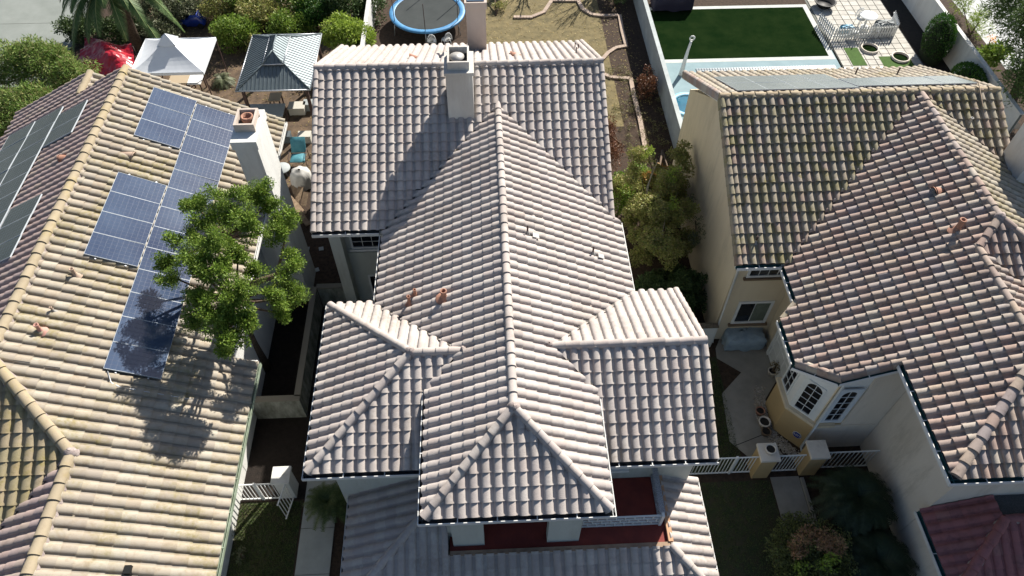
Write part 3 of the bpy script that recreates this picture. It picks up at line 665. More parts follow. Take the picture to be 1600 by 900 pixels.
# windows and door of the recess
a = GY(1146, 502, 15.85); b = GY(1191, 502, 15.85); c = GY(1203, 472, 15.85); 
window(RH, (a.x, 15.85, a.z), (1, 0, 0), (0, -1, 0), b.x-a.x, c.z-a.z, 2, 1, fr=.1, panes=[GLASS, CURT], sill=mat('brown_sill', (.2, .14, .09), .8))
a = GY(1168, 430, 15.85)
window(RH, (a.x+.05, 15.85, a.z), (1, 0, 0), (0, -1, 0), 1.35, .75, 4, 2, fr=.09, sill=mat('brown_sill', (.2, .14, .09), .8))
d_ = MB(); d_.box(10.86, 10.92, 13.35, 15.0, 0.02, 2.2); do = d_.build('door', WHITE, RH)
d_ = MB()
for yy in (13.5, 14.0, 14.5):
    for zz in (.2, .75, 1.3): d_.box(10.85, 10.862, yy, yy+.42, zz, zz+.45)
d_.build('door_panel', mat('door_panel_paint', (.66, .67, .65), .5), do)
d_ = MB(); d_.box(10.82, 10.93, 15.0, 15.14, 0, 2.34); d_.box(10.82, 10.93, 13.2, 15.0, 2.2, 2.34); d_.build('door_frame', WHITE, do)
dn = MB(); dn.tube([(8.5, 15.3, 5.15), (8.72, 15.74, 4.8), (8.8, 15.76, .25), (8.76, 15.6, .12)], .045, 8); dn.build('downspout', TRIM, RH)
dn = MB(); dn.tube([(10.4, 10.66, 5.1), (10.9, 10.98, 4.6), (10.93, 10.99, .2), (10.95, 10.7, .1)], .045, 8); dn.build('downspout', mat('bluish_white', (.66, .72, .78), .5), RH)
# roof pieces
fR = lambda q: bzr-SR*(rmx-q.x); fRB = lambda q: bzr-SR*(byr-q.y); fRE = lambda q: bzr-SR*(q.x-rmx); fRN = lambda q: bzr-SR*(q.y-byr)
vent_pipe(RH, on(1493, 361, fR)+Vector((0, 0, .06)), .45, .085)
hood_vent(RH, on(1462, 302, fR)+Vector((0, 0, .07)), (-1, -.1, -.25), s=.2)
vent_pipe(RH, on(1180, 380, fRB)+Vector((0, 0, .04)), .3, .03, DARKPIPE, LEAD); vent_pipe(RH, on(1512, 196, fRB)+Vector((0, 0, .04)), .3, .045, LEAD, LEAD)
for a in (1335, 1400): vent_pipe(RH, on(a, 119, fRN)+Vector((0, 0, .04)), .35, .03, DARKPIPE, LEAD)
cd_ = MB(); q0 = on(1524, 136, fRB); cd_.tube([q0+Vector((0, .3, .12)), q0+Vector((0, 0, .22)), on(1537, 190, fRB)+Vector((0, 0, .1)), on(1556, 248, fRB)+Vector((0, 0, .1))], .018, 6); cd_.build('conduit', mat('tan_conduit', (.4, .3, .2), .6), RH)
q = MB(); q.box(18.1, 19.4, 17.35, 18.55, 4.5, 9.3); ch = q.build('chimney', STW, RH); q = MB(); q.box(18.04, 19.46, 17.29, 18.61, 9.3, 9.5); q.build('chimney_crown', STW, ch)

# ================================================================ left house
LH = thing('tile_roof_house', 'left house with tan lichen-stained tile roof and white side chimney', 'house', (-13, 13, 0))
lr = Roof(LH, TILE_L); SLh = .5; lx, lzr = -13.1, 7.9
pL = lambda x: lzr-SLh*(x-lx)
lr.face('E', -7.2, pL(-7.2), [([(lx, 23.4), (-7.93, 23.4), (-7.93, 12.3), (lx, 12.3)], .73), [(lx, 12.3), (-7.2, 12.3), (-7.2, 10.86), (lx, 10.86)],
    [(lx, 10.86), (-7.2, 10.86), (-7.2, 8.56), (-10.8, 8.56)], [(-10.8, 8.56), (-7.2, 8.56), (-7.2, 3.8), (-10.8, 3.8)]], TILE_L, slope=SLh, u0=23.4-.0)
pW = lambda x: lzr-SLh*(lx-x)
lr.face('W', -19.0, pW(-19.0), [[(lx, 23.4), (-19.0, 23.4), (-19.0, 10.86), (lx, 10.86)], [(lx, 10.86), (-19, 10.86), (-19, 4.96)]], mat('tile_mauve_tan', (.36, .28, .25), .88, (.24, .18, .15), 5, .3, 55, rnd=[(.33, .25, .23), (.39, .30, .27), (.31, .245, .24), (.37, .3, .25)], ramp=(.5, .85)), slope=SLh)
TLW = MATS['tile_mauve_tan']
lr.face('S', 4.96, pW(-19.0), [[(lx, 10.86), (-10.8, 8.56), (-14.4, 4.96), (-19, 4.96)]], mat('tile_olive', (.3, .24, .15), .9, (.17, .14, .08), 5, .3, 55, rnd=[(.33, .27, .18), (.38, .31, .21), (.29, .25, .15), (.36, .28, .17)], moss=(.25, .21, .05), moss_amt=.7, moss_scale=1.4, ramp=(.5, .85)), slope=SLh)
l2z = pL(-10.8)
lr.face('W', -14.4, l2z-SLh*3.6, [[(-10.8, 8.56), (-10.8, 3.8), (-14.4, 3.8), (-14.4, 4.96)]], TLW, slope=SLh)
pass
# rear offset gable on the left side
gx = -15.25; gzr = pW(gx)
lr.face('E', gx+1.9, gzr-SLh*1.9, [[(gx, 24.7), (gx+1.9, 24.7), (gx+1.9, 23.42), (gx, 23.42)]], TILE_L, slope=SLh)
lr.face('W', -18.95, pW(-18.95), [[(gx, 24.7), (-18.95, 24.7), (-18.95, 23.42), (gx, 23.42)]], TLW, slope=SLh)
C = lr.finish(); roofL = C
caps(C, (lx, 10.86, lzr), (lx, 23.45, lzr), CAP_L, r=.15, L=.44, skirt=.12); caps(C, (-10.83, 8.59, l2z), (lx+.06, 10.8, lzr), CAP_L, r=.15, L=.44)
caps(C, (-10.8, 3.8, l2z), (-10.8, 8.62, l2z), CAP_L, r=.15, L=.44); mortar(C, (-10.8, 8.58, l2z), .15)
caps(C, (gx, 24.75, gzr), (gx, 23.4, gzr), CAP_L, r=.14, L=.44)
caps(C, (-19, 4.96, pW(-19)), (lx-.06, 10.8, lzr), CAP_L, r=.15, L=.44)
valley(C, (-10.85, 8.5, l2z-.03), (-14.4, 4.96, l2z-SLh*3.6))
def rakex(C, y_, xa, za, xb, zb, m, sgn): caps(C, (xa, y_-sgn*.08, za+.02), (xb, y_-sgn*.08, zb+.02), m, r=.1, L=TE, skirt=.18, name='rake_tile')
rakex(C, 23.42, -7.93, pL(-7.93), lx+.12, lzr-.05, TILE_L, 1); rakex(C, 23.42, gx+.9, pW(gx+.9), lx-.12, lzr-.05, TLW, 1); rakex(C, 24.72, -18.95, pW(-18.95), gx-.12, gzr-.05, TLW, 1); rakex(C, 24.72, gx+1.9, gzr-SLh*1.9, gx+.12, gzr-.05, TILE_L, 1)
q = MB(); q.box(-7.9, -7.2, 12.32, 12.36, pL(-7.2)-.2, pL(-7.2)+.06); q.build('fascia', TRIM, LH)
gutter(C, [(-7.91, 23.4, pL(-7.93)+gz), (-7.91, 12.4, pL(-7.93)+gz)], TRIM, TRIM, side=1, wd=.08)
gutter(C, [(-7.18, 12.3, pL(-7.2)+gz), (-7.18, 3.8, pL(-7.2)+gz)], GREENG, GREENG, side=1, wd=.07)
wm = MB(); gable_y(wm, 11.0, 23.0, -18.6, -8.7, lx, lzr-.33, 4.95+.28); wm.box(-14.0, -8.71, 4.0, 11.0, 0, 4.9); wm.box(-18.5, -14.0, 5.4, 11.0, 0, 4.8); wm.build('wall', STW, LH)
wm = MB(); gable_y(wm, 23.0, 24.4, -18.5, -13.8, gx, gzr-.33, 4.9); wm.build('wall', STW, LH)
q = MB(); q.box(-8.12, -7.38, 18.45, 20.0, 0, 8.45); q.box(-8.69, -8.12, 18.7, 19.8, 0, 5); ch = q.build('chimney', STW, LH)
q = MB(); q.box(-8.17, -7.33, 18.40, 20.05, 8.2, 8.52); q.build('chimney_shoulder', STW, ch)
q = MB(); a0, a1, b0, b1 = -8.08, -7.42, 18.9, 19.75
q.box(a0, a1, b0, b0+.07, 8.52, 8.82); q.box(a0, a1, b1-.07, b1, 8.52, 8.82); q.box(a0, a0+.07, b0+.07, b1-.07, 8.62, 8.82); q.box(a1-.07, a1, b0+.07, b1-.07, 8.62, 8.82)
q.build('chimney_crown', STP, ch)
q = MB(); q.box(a0+.07, a1-.07, b0+.07, b1-.07, 8.525, 8.6); q.build('crown_floor', BLACK, ch)
q = MB(); q.lathe(((a0+a1)/2, (b0+b1)/2+.1, 8.6), [(.2, 0), (.2, .16), (.15, .16), (.14, .05), (0, .05)], 14); q.build('flue', TERRA, ch)
fL = lambda q: pL(q.x); fLW = lambda q: pW(q.x)
vent_pipe(LH, on(120, 432, fL)+Vector((0, 0, .06)), .3, .055, mat('tan_pipe', (.45, .33, .25), .8)); vent_pipe(LH, on(66, 519, fL)+Vector((0, 0, .06)), .3, .055, mat('pink_pipe', (.5, .27, .22), .8))
vent_pipe(LH, on(86, 489, fL)+Vector((0, 0, .06)), .22, .03, mat('tan_pipe', (.45, .33, .25), .8), LEAD)
hood_vent(LH, on(206, 246, fL)+Vector((0, 0, .07)), (1, -.2, -.4), mat('tan_pipe', (.45, .33, .25), .8), s=.18); hood_vent(LH, on(100, 250, fLW)+Vector((0, 0, .07)), (-1, 0, -.3), TERRA, s=.16)
cd_ = MB(); cd_.tube([on(171, 583, fL)+Vector((0, 0, .12)), on(176, 601, fL)+Vector((0, 0, .1)), on(190, 608, fL)+Vector((0, 0, .1)), on(320, 630, fL)+Vector((0, 0, .1))], .018, 6); cd_.build('conduit', ALU, LH)
q = MB(); a = on(203, 893, fL); q.box(a.x-.08, a.x+.08, a.y-.1, a.y+.1, a.z, a.z+.18); q.build('junction_box', BLACK, LH)

# ================================================================ solar arrays
cs5 = 1/math.sqrt(1.25); sn5 = .5*cs5; hh = .16
Nr = Vector((sn5, 0, cs5))
def MR(x, y_): # right slope of the left house, local x down-slope, local y = +y
    o = Vector((x, y_, pL(x)))+Nr*hh
    return Matrix(((cs5, 0, sn5, o.x), (0, 1, 0, o.y), (-sn5, 0, cs5, o.z), (0, 0, 0, 1)))
pw, ph = 1.345/cs5-.02, .885
def sol(name, label, x, y_, cols, rows, m=PV): return solar(name, label, MR(x, y_), cols, rows, pw, ph, m, (x, y_, pL(x)))
sol('solar_array', 'short column of three blue solar panels nearest the white canopy', -12.12, 20.1, 1, 3)
sol('solar_array', 'short column of four blue solar panels beside the long column', -12.12, 14.69, 1, 4)
sol('solar_array', 'long column of thirteen blue solar panels beside the white side chimney', -10.76, 11.06, 1, 13)
def ML(x, y_):
    o = Vector((x, y_, pW(x)))+Vector((-sn5, 0, cs5))*hh
    return Matrix(((cs5, 0, -sn5, o.x), (0, 1, 0, o.y), (sn5, 0, cs5, o.z), (0, 0, 0, 1)))
def sol2(label, x, y_, cols, rows): return solar('solar_array', label, ML(x, y_), cols, rows, pw, ph, PVG, (x, y_, pW(x)))
sol2('grey-green solar panel pair highest on the far slope of the left house', -15.58, 20.45, 1, 2)
sol2('long grey-green solar column on the far slope of the left house', -16.96, 13.0, 1, 11)
sol2('grey-green solar column at the far left edge under the bushy tree', -18.34, 15.7, 1, 8)
sol2('grey-green solar column near the ridge cap, lower down the far slope', -15.50, 14.7, 1, 3)
def MN(x, y_):
    o = Vector((x, y_, bzr-SR*(y_-byr)))+Vector((0, sn5, cs5))*hh
    return Matrix(((1, 0, 0, o.x), (0, cs5, sn5, o.y), (0, -sn5, cs5, o.z), (0, 0, 0, 1)))
solar('solar_array', 'wide solar array of two rows behind the right ridge, sky sheen painted grey', MN(9.1, 21.05), 4, 2, 1.1, 1.45, PVH, (9, 21, 8))
solar('solar_array', 'single row of solar panels behind the right ridge, sky sheen painted grey', MN(13.6, 21.3), 4, 1, 1.1, 1.6, PVH, (14, 21, 8))

# ================================================================ ground sheets
Z1, Z2, Z3, Z4 = .004, .008, .012, .016
def spoly(name, pp, z, m, kind='structure'):
    mb = MB(); pts = [G(a, b, 0) for a, b in pp]
    mb.prism([(q.x, q.y) for q in pts], z-.002, z); return mb.build(name, m, kind=kind)
def srect(name, x0, x1, y0, y1, z, m):
    mb = MB(); mb.prism([(x0, y0), (x1, y0), (x1, y1), (x0, y1)], z-.002, z); return mb.build(name, m, kind='structure')
GRASSB = mat('grass_soil', (.035, .05, .02), .95, (.06, .05, .03), 3, .6, 30)
srect('street', -60, -23.2, 33.5, 90, Z1, ROAD)
jm = MB()
for yy in (36.6, 39.6, 42.6): jm.box(-40, -23.4, yy, yy+.03, Z1, Z2+.002)
jm.box(-27.5, -27.47, 34, 36.6, Z1, Z2+.002); jm.build('street_joints', mat('joint_dark', (.16, .17, .15), .95), kind='structure')
srect('back_lawn', .2, 9.0, 29.0, 42.5, Z1, DRYLAWN)
srect('side_bed', 7.15, 9.6, 16.2, 50, Z2, MULCH)
srect('left_yard_soil', -20.5, -6.6, 25.2, 60, Z1, DIRT)
srect('trampoline_bed', -6.1, -.2, 30, 45, Z1, MULCH)
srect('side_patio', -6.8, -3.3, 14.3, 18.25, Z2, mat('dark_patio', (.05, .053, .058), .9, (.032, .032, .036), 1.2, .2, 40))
srect('side_yard_shade', -8.7, -4.6, 9.9, 18.2, Z1, mat('shade_black', (.022, .016, .013), .98, (.012, .009, .007), 6, .9, 25))  # near-black sheet paints the passage's deep shade onto the ground
srect('front_lawn', -8.7, -6.58, 5.0, 9.86, Z1, GRASSB)
srect('front_lawn', 6.7, 9.56, 4.6, 9.9, Z1, GRASSB)
srect('patio_lawn', 6.9, 8.8, 10.2, 15, Z1, GRASSB)
spoly('courtyard_patio', [(1118, 545), (1128, 520), (1240, 540), (1240, 560), (1225, 575), (1195, 625), (1190, 655), (1205, 690), (1225, 712), (1170, 715), (1140, 690), (1128, 615), (1158, 582), (1120, 560)], Z2, CONC)
pv = MB(); a = G(1145, 698); b = G(1200, 676); pv.prism([q for q in strip([(a.x, a.y), (b.x, b.y)], .025)[0]+strip([(a.x, a.y), (b.x, b.y)], .025)[1][::-1]], Z2, Z3); pv.build('patio_joint', BLACK, kind='structure')
pp = MB()
for (y0, y1) in ((4.0, 7.35), (7.37, 8.86), (8.88, 11.9)): pp.prism([(-6.52, y0), (-5.42, y0), (-5.42, y1), (-6.52, y1)], 0, .035)
pp.build('front_path', PATH, kind='structure')
pp = MB(); pp.prism([(9.6, 8.55), (10.6, 8.55), (10.6, 9.98), (9.6, 9.98)], 0, .03); pp.prism([(9.6, 5), (10.6, 5), (10.6, 8.53), (9.6, 8.53)], 0, .03); pp.build('entry_path', CONC, kind='structure')
pp = MB(); pp.prism([(10.62, 5), (10.74, 5), (10.74, 9.9), (10.62, 9.9)], 0, .1); pp.build('path_kerb', CONC, kind='structure')
# pool yard
POOLD = mat('pool_deck', (.24, .34, .37), .85, (.2, .29, .32), 1.2, .2, 40)
srect('pool_deck', 9.75, 21.0, 22, 35.2, Z1, POOLD)
srect('turf_border', 9.75, 19.85, 34.3, 39.95, Z2, mat('border_stone', (.55, .57, .54), .9, (.45, .47, .45), 2))
TURF = mat('turf_green', (.006, .017, .005), 1., (.013, .026, .008), .9, .8, 60, spec=0., detail=10)
srect('artificial_turf', 10.0, 19.55, 34.62, 39.65, Z3, TURF)
WATER = mat('pool_water', (.01, .10, .17), .06, (.015, .14, .22), 1.5, spec=.7)
srect('pool', 11.8, 19.6, 27.2, 33.4, Z2, WATER)
tl = MB()
for i in range(52): tl.box(11.8+i*.15, 11.92+i*.15, 33.4, 33.54, 0, .05); tl.box(11.8+i*.15, 11.92+i*.15, 33.56, 33.7, 0, .05)
tl.build('pool_coping', mat('blue_tile', (.015, .06, .10), .4, (.03, .09, .14), 8), kind='structure')
sp = MB(); sp.lathe((10.75, 30.6, 0), [(1.0, 0), (1.0, .06), (.75, .06), (.75, .012), (0, .012)], 32); sp.build('spa_rim', mat('spa_blue', (.25, .5, .68), .5), kind='structure')
sp = MB(); sp.lathe((10.75, 30.6, .02), [(.75, 0), (0, 0)], 32); sp.build('spa_water', WATER, kind='structure')
PAVER = mat('paver', (.55, .53, .47), .9, (.42, .40, .36), 3, .2, 40, rnd=.12)
srect('paver_bed', 19.9, 24.6, 31.5, 44, Z1, mat('joint_dark', (.16, .17, .15), .95))
pb = MB(); pb.prism([(20.0, 31.6), (24.5, 31.6), (24.5, 43.8), (20.0, 43.8)], 0, .006); pat = pb.build('paver_patio', MATS['joint_dark'], kind='structure')
pbm = MB(); pbm.box(-.23, .23, -.23, .23, 0, .03); pme = pbm.mesh('paver', PAVER)
for i in range(9):
    for j in range(24):
        part('paver', pme, pat, Matrix.Translation((20.27+i*.5, 31.9+j*.5, .007+random.uniform(0, .006))) @ Matrix.Rotation(random.uniform(-.01, .01), 4, 'Z'))
srect('green_patch', 20.6, 21.4, 33.6, 35.3, .05, mat('bright_turf', (.06, .13, .02), .95, (.04, .09, .012), 3, .6, 60)); srect('green_patch', 22.3, 24.0, 32.2, 34.4, .05, MATS['bright_turf'])
srect('white_step', 20.0, 22.2, 31.6, 33.4, .07, WHITE)
srect('planting_strip', 24.7, 27.5, 28, 60, Z2, mat('dark_soil', (.02, .018, .016), .95, (.035, .03, .025), 5, .8, 30))
srect('right_drive', 29, 45, 33, 70, Z1, mat('pale_drive', (.55, .56, .56), .9, (.45, .46, .46), 1))

# ================================================================ grass (stuff)
def grass(name, label, regions, n, h, cols, wd=.012):
    mb = MB()
    for _ in range(n):
        x0, x1, y0, y1 = random.choice(regions); x = random.uniform(x0, x1); y_ = random.uniform(y0, y1)
        a = random.uniform(0, 6.28); l = h*random.uniform(.5, 1.3); dx, dy = math.cos(a)*wd, math.sin(a)*wd; t = random.uniform(0, 6.28); lx_, ly_ = math.cos(t)*l*.7, math.sin(t)*l*.7
        mb.add([(x-dx, y_-dy, 0), (x+dx, y_+dy, 0), (x+lx_, y_+ly_, l)], [(0, 1, 2)], a=random.random()*.99+.005)
    o = mb.build(name, leafmat(name+'_leaf', cols), kind='stuff'); o['label'] = label; o['category'] = 'grass'
grass('grass', 'short dark green grass on the shaded front lawns', [(-8.65, -6.6, 5.0, 9.8), (-8.65, -6.6, 5.0, 9.8), (6.75, 9.55, 4.6, 9.85), (6.95, 8.75, 10.3, 14.8)], 26000, .07, [(.06, .10, .025), (.09, .13, .035), (.05, .08, .02), (.12, .13, .05)])
LITTER = MB()
for _ in range(5200):
    x = random.uniform(.3, 8.9); y_ = random.uniform(29.1, 42.4)
    if random.random() < .5: x = random.uniform(-20, -6.6); y_ = random.uniform(25.3, 42)
    a = random.uniform(0, 6.28); s_ = random.uniform(.025, .06); c_, d_ = math.cos(a)*s_, math.sin(a)*s_; z_ = random.uniform(.01, .03)
    LITTER.add([(x-c_, y_-d_, z_), (x+d_*.5, y_-c_*.5, z_+.01), (x+c_, y_+d_, z_), (x-d_*.5, y_+c_*.5, z_+.012)], [(0, 1, 2, 3)], a=random.random()*.99+.005)
o = LITTER.build('leaf_litter', leafmat('litter', [(.30, .22, .09), (.38, .30, .10), (.2, .13, .06), (.26, .24, .08)]), kind='stuff'); o['label'] = 'fallen dry leaves scattered over the back yards'; o['category'] = 'leaves'

# ================================================================ vegetation
def leaves(mb, c, rad, n, size, aspect=.55, shell=.55, droop=0.):
    for _ in range(n):
        v = Vector((random.gauss(0, 1), random.gauss(0, 1), random.gauss(0, 1))).normalized()
        rr = shell+(1-shell)*random.random() if random.random() < .8 else random.random()
        q = Vector((c[0]+v.x*rad[0]*rr, c[1]+v.y*rad[1]*rr, c[2]+v.z*rad[2]*rr))
        if q.z < .03: q.z = random.uniform(.03, .3)
        l = (v*.7+Vector((random.uniform(-1, 1), random.uniform(-1, 1), random.uniform(-.6, .9)-droop))).normalized(); s_ = size*random.uniform(.6, 1.4)
        w_ = l.cross(Vector((random.uniform(-1, 1), random.uniform(-1, 1), random.uniform(-1, 1)))).normalized()*(s_*aspect*.5)
        mb.add([q, q+l*(s_*.5)+w_, q+l*s_, q+l*(s_*.5)-w_], [(0, 1, 2, 3)], a=random.random()*.99+.005)
def clump_plant(name, label, cat, base, blobs, m, size, density, sub=.38, nsub=10, trunk=None, aspect=.55, group=None, parts=('foliage', 'stem'), shell=.5, extra=None):
    t = thing(name, label, cat, base, group); mb = MB()
    for (x, y_, z, rx, ry, rz) in blobs:
        for _ in range(nsub):
            v = Vector((random.gauss(0, 1), random.gauss(0, 1), random.gauss(0, 1))).normalized()*random.uniform(.45, .95)
            k = sub*random.uniform(.7, 1.3)
            leaves(mb, (x+v.x*rx*.8, y_+v.y*ry*.8, max(.1, z+v.z*rz*.8)), (rx*k, ry*k, rz*k), max(8, int(density*k*k*(rx*ry+rx*rz)*4)), size, aspect, shell)
    mb.build(parts[0], m, t)
    tb = MB()
    for path, rads in (trunk or [([base, (blobs[0][0], blobs[0][1], blobs[0][2])], [.06, .025])]): tb.tube(path, rads, 8)
    if not trunk:
        for bl in blobs[1:]: tb.tube([base, ((base[0]+bl[0])/2, (base[1]+bl[1])/2, bl[2]*.55), bl[:3]], [.04, .03, .01], 6)
    tb.build(parts[1], BARK, t); return t
GR1 = leafmat('leaf_bright', [(.10, .175, .02), (.15, .235, .03), (.065, .12, .018), (.21, .27, .045), (.12, .195, .025)], .3)
GR2 = leafmat('leaf_dark', [(.045, .08, .022), (.065, .10, .03), (.03, .06, .018), (.09, .12, .045)], .2)
GR3 = leafmat('leaf_lime', [(.20, .28, .03), (.26, .34, .05), (.14, .22, .025), (.3, .36, .08)], .3)
GR4 = leafmat('leaf_olive', [(.2, .22, .05), (.28, .29, .08), (.14, .17, .05), (.33, .3, .11), (.2, .15, .07)], .25)
GR5 = leafmat('leaf_grey', [(.11, .13, .07), (.08, .10, .05), (.16, .16, .1), (.06, .08, .04)], .2)
ORG = leafmat('leaf_orange', [(.35, .17, .04), (.4, .24, .07), (.24, .11, .04), (.28, .22, .05)], .25)
RDB = leafmat('leaf_rust', [(.11, .045, .025), (.15, .06, .03), (.07, .03, .02), (.17, .09, .04)], .2)
HEDGE = leafmat('leaf_hedge', [(.03, .085, .012), (.045, .11, .018), (.02, .06, .01), (.06, .14, .02)], .2)
# tree between left and middle house
def P3(px, py, z): q = G(px, py, z); return (q.x, q.y, q.z)
spots = [(330, 330, 7.2, .75), (305, 322, 7.0, .45), (288, 372, 7.0, .55), (268, 432, 6.6, .4), (258, 405, 6.5, .3), (305, 395, 7.2, .65), (360, 318, 7.4, .7), (400, 300, 7.0, .6), (418, 318, 6.6, .45), (450, 345, 6.2, .55), (425, 360, 6.5, .45), (335, 375, 7.6, .6), (345, 415, 7.2, .4), (352, 470, 6.8, .65), (380, 452, 7.0, .5), (335, 500, 6.5, .55), (355, 540, 6.0, .5), (385, 490, 6.4, .55), (460, 412, 5.8, .45), (445, 438, 5.7, .4), (468, 462, 5.4, .4), (430, 468, 5.8, .45), (308, 462, 6.6, .45), (300, 500, 6.2, .3), (405, 425, 6.4, .35), (390, 350, 7.3, .55), (372, 400, 6.9, .4), (440, 490, 5.2, .3), (318, 430, 7.0, .4), (360, 505, 6.2, .5)]
tb0 = G(415, 575, 0); base = (tb0.x, tb0.y, 0)
fork = Vector(base)+Vector((-.1, .15, 4.2))
t = thing('leafy_tree', 'leafy green tree leaning over the left roof and solar panels', 'tree', base)
mb = MB(); tbm = MB(); tbm.tube([base, Vector(base)+Vector((-.05, 0, 1.6)), fork], [.24, .2, .17], 10)
hubs = [Vector(P3(358, 370, 7.2)), Vector(P3(365, 470, 6.6)), Vector(P3(432, 430, 6.0))]
for h_ in hubs: tbm.tube([fork, (fork+h_)/2+Vector((0, 0, .2)), h_], [.15, .12, .085], 8)
for (a, b, z, rr) in spots:
    c = Vector(P3(a, b, z+1.45)); h_ = min(hubs, key=lambda q: (q-c).length); tbm.tube([h_, (h_+c)/2+Vector((0, 0, -.1)), c], [.06, .045, .015], 6)
    for k in range(int(12*rr/.5)):
        v = Vector((random.gauss(0, 1), random.gauss(0, 1), random.gauss(0, 1))).normalized()*rr*random.uniform(.25, .85)
        s_ = random.uniform(.17, .27); leaves(mb, c+v, (s_, s_*.9, s_*.9), 250, random.choice((.045, .06, .075, .09)), .42, .2)
mb.build('crown', GR1, t); tbm.build('trunk', BARK, t)

# shrubbery between the middle and right houses
rs = random.Random(11)
def ragged(x0, x1, y0, y1, z0, z1, n): return [(rs.uniform(x0, x1), rs.uniform(y0, y1), rs.uniform(z0, z1), rs.uniform(.4, .8), rs.uniform(.4, .85), rs.uniform(.4, .8)) for _ in range(n)]
clump_plant('tall_shrub', 'tall tangled olive shrub between the middle and right houses', 'shrub', P3(1020, 400, 0), ragged(5.8, 8.2, 17.6, 22.6, 1.6, 4.3, 32), GR4, .085, 420, nsub=12, sub=.34)
clump_plant('dark_shrub', 'dense dark green shrub beside the white gate wall', 'shrub', P3(1050, 470, 0), ragged(5.6, 8.4, 16.1, 18.6, .6, 2.3, 16), GR2, .08, 480, nsub=12, sub=.36)
clump_plant('green_shrub', 'bright green shrub tucked against the middle house eave', 'shrub', P3(985, 290, 0), [(6.0, 22.3, 1.6, 1.0, 1.3, 1.1), (6.6, 23.3, 1.5, 1.0, 1.1, 1.0)], GR1, .1, 200, nsub=14)
clump_plant('orange_shrub', 'shrub with orange-tipped foliage by the block wall', 'shrub', P3(1035, 235, 0), [(7.5, 22.9, 1.9, .9, .7, .9), (8.2, 22.6, 1.7, .6, .7, .8)], ORG, .1, 240, nsub=16)
clump_plant('spindly_shrub', 'sparse spindly shrub brushing the cream side wall', 'shrub', P3(1085, 310, 0), [(8.35, 19.3, 2.6, .5, .8, .8), (8.3, 20.6, 2.8, .5, .7, .7)], GR5, .08, 110, nsub=12, sub=.35)
clump_plant('lime_shrub', 'lime-green sprigs on top of the tangled olive shrub', 'shrub', P3(1030, 330, 0), [(7.3, 20.6, 4.5, .5, .6, .4), (6.6, 22.0, 4.3, .4, .5, .4), (7.0, 19.2, 4.4, .4, .4, .3)], GR3, .08, 200, nsub=8, sub=.3)
clump_plant('rusty_shrub', 'dry rust-brown shrub at the corner of the middle house', 'shrub', P3(970, 225, 0), [(5.9, 27.6, .9, .8, 1.3, .9), (5.9, 25.8, .9, .7, 1.0, .9)], RDB, .08, 200, nsub=14)
clump_plant('rusty_shrub', 'rust-brown shrub against the block wall near the brick edging', 'shrub', P3(1010, 130, 0), [(8.6, 31.3, .7, .6, .9, .8), (8.7, 32.3, .6, .5, .6, .6)], RDB, .08, 200, nsub=12)
bm = MB()
for (pts) in ([(1028, 250, 3.6), (1012, 290, 3.9), (1003, 330, 3.0)], [(1045, 262, 3.2), (1020, 262, 3.6), (1005, 330, 2.5)], [(1060, 300, 3.3), (1040, 340, 3.0), (1030, 390, 2.0)]):
    bm.tube([P3(*q) for q in pts], [.012, .02, .03], 5)
q_ = bm.build('bare_branch', mat('pale_twig', (.4, .36, .28), .9)); q_['label'] = 'pale bare branches sticking out of the tangled olive shrub'; q_['category'] = 'branch'

# front garden, right
def cycad(name, label, base, h, n, ln, m):
    t = thing(name, label, 'plant', base); mb = MB(); st = MB(); st.tube([base, (base[0], base[1], h)], [.16, .13], 10)
    for i in range(n):
        a = i*2.399; el = random.uniform(.15, 1.1); l = ln*random.uniform(.75, 1.05); pts = []
        for k in range(9):
            s_ = k/8; rr = l*s_; pts.append(Vector((base[0]+math.cos(a)*rr*math.cos(el*.8), base[1]+math.sin(a)*rr*math.cos(el*.8), h+rr*math.sin(el)-l*.75*s_*s_)))
        for k in range(8):
            d = (pts[k+1]-pts[k]); sd = Vector((-math.sin(a), math.cos(a), 0))
            for j in range(3):
                o = pts[k]+d*(j/3); tl = .34*ln*(1-.75*(k+j/3)/8)
                for sg in (-1, 1):
                    tip = o+(sd*sg*.8+d.normalized()*.6+Vector((0, 0, .1))).normalized()*tl; mb.add([o-d*.12, o+d*.2, tip], [(0, 1, 2)], a=random.random()*.99+.005)
    mb.build('fronds', m, t); st.build('stem', BARK, t); return t
cycad('cycad', 'large dark cycad beside the beige wall and entry path', P3(1318, 800, 0), 1.3, 120, 1.5, leafmat('leaf_cycad', [(.016, .028, .012), (.024, .038, .016), (.012, .02, .01)], .1))
cycad('cycad', 'lower dark spiky plant at the bottom by the plum roof', P3(1355, 890, 0), .9, 100, 1.5, MATS['leaf_cycad'])
clump_plant('leafy_shrub', 'dark leafy bush with yellow-green tips at the bottom edge', 'shrub', P3(1240, 870, 0), [(9.3, 7.0, .9, 1.0, .9, .85), (10.4, 7.0, .9, .9, .9, .8), (9.8, 7.7, .85, 1.0, .8, .7), (9.8, 6.0, .9, 1.2, .8, .8)], leafmat('leaf_mixed', [(.05, .07, .025), (.09, .1, .04), (.2, .22, .06), (.12, .14, .05), (.07, .06, .03)], .25), .075, 330, nsub=22)
clump_plant('autumn_shrub', 'orange-brown bush in front of the dark leafy bush', 'shrub', P3(1235, 850, 0), [(9.75, 7.35, 1.65, .6, .55, .35), (9.3, 7.0, 1.7, .5, .4, .3), (10.3, 7.2, 1.6, .5, .5, .35)], leafmat('leaf_russet', [(.34, .19, .09), (.26, .13, .08), (.4, .25, .12), (.2, .15, .07), (.3, .16, .12)], .25), .07, 240, nsub=12)
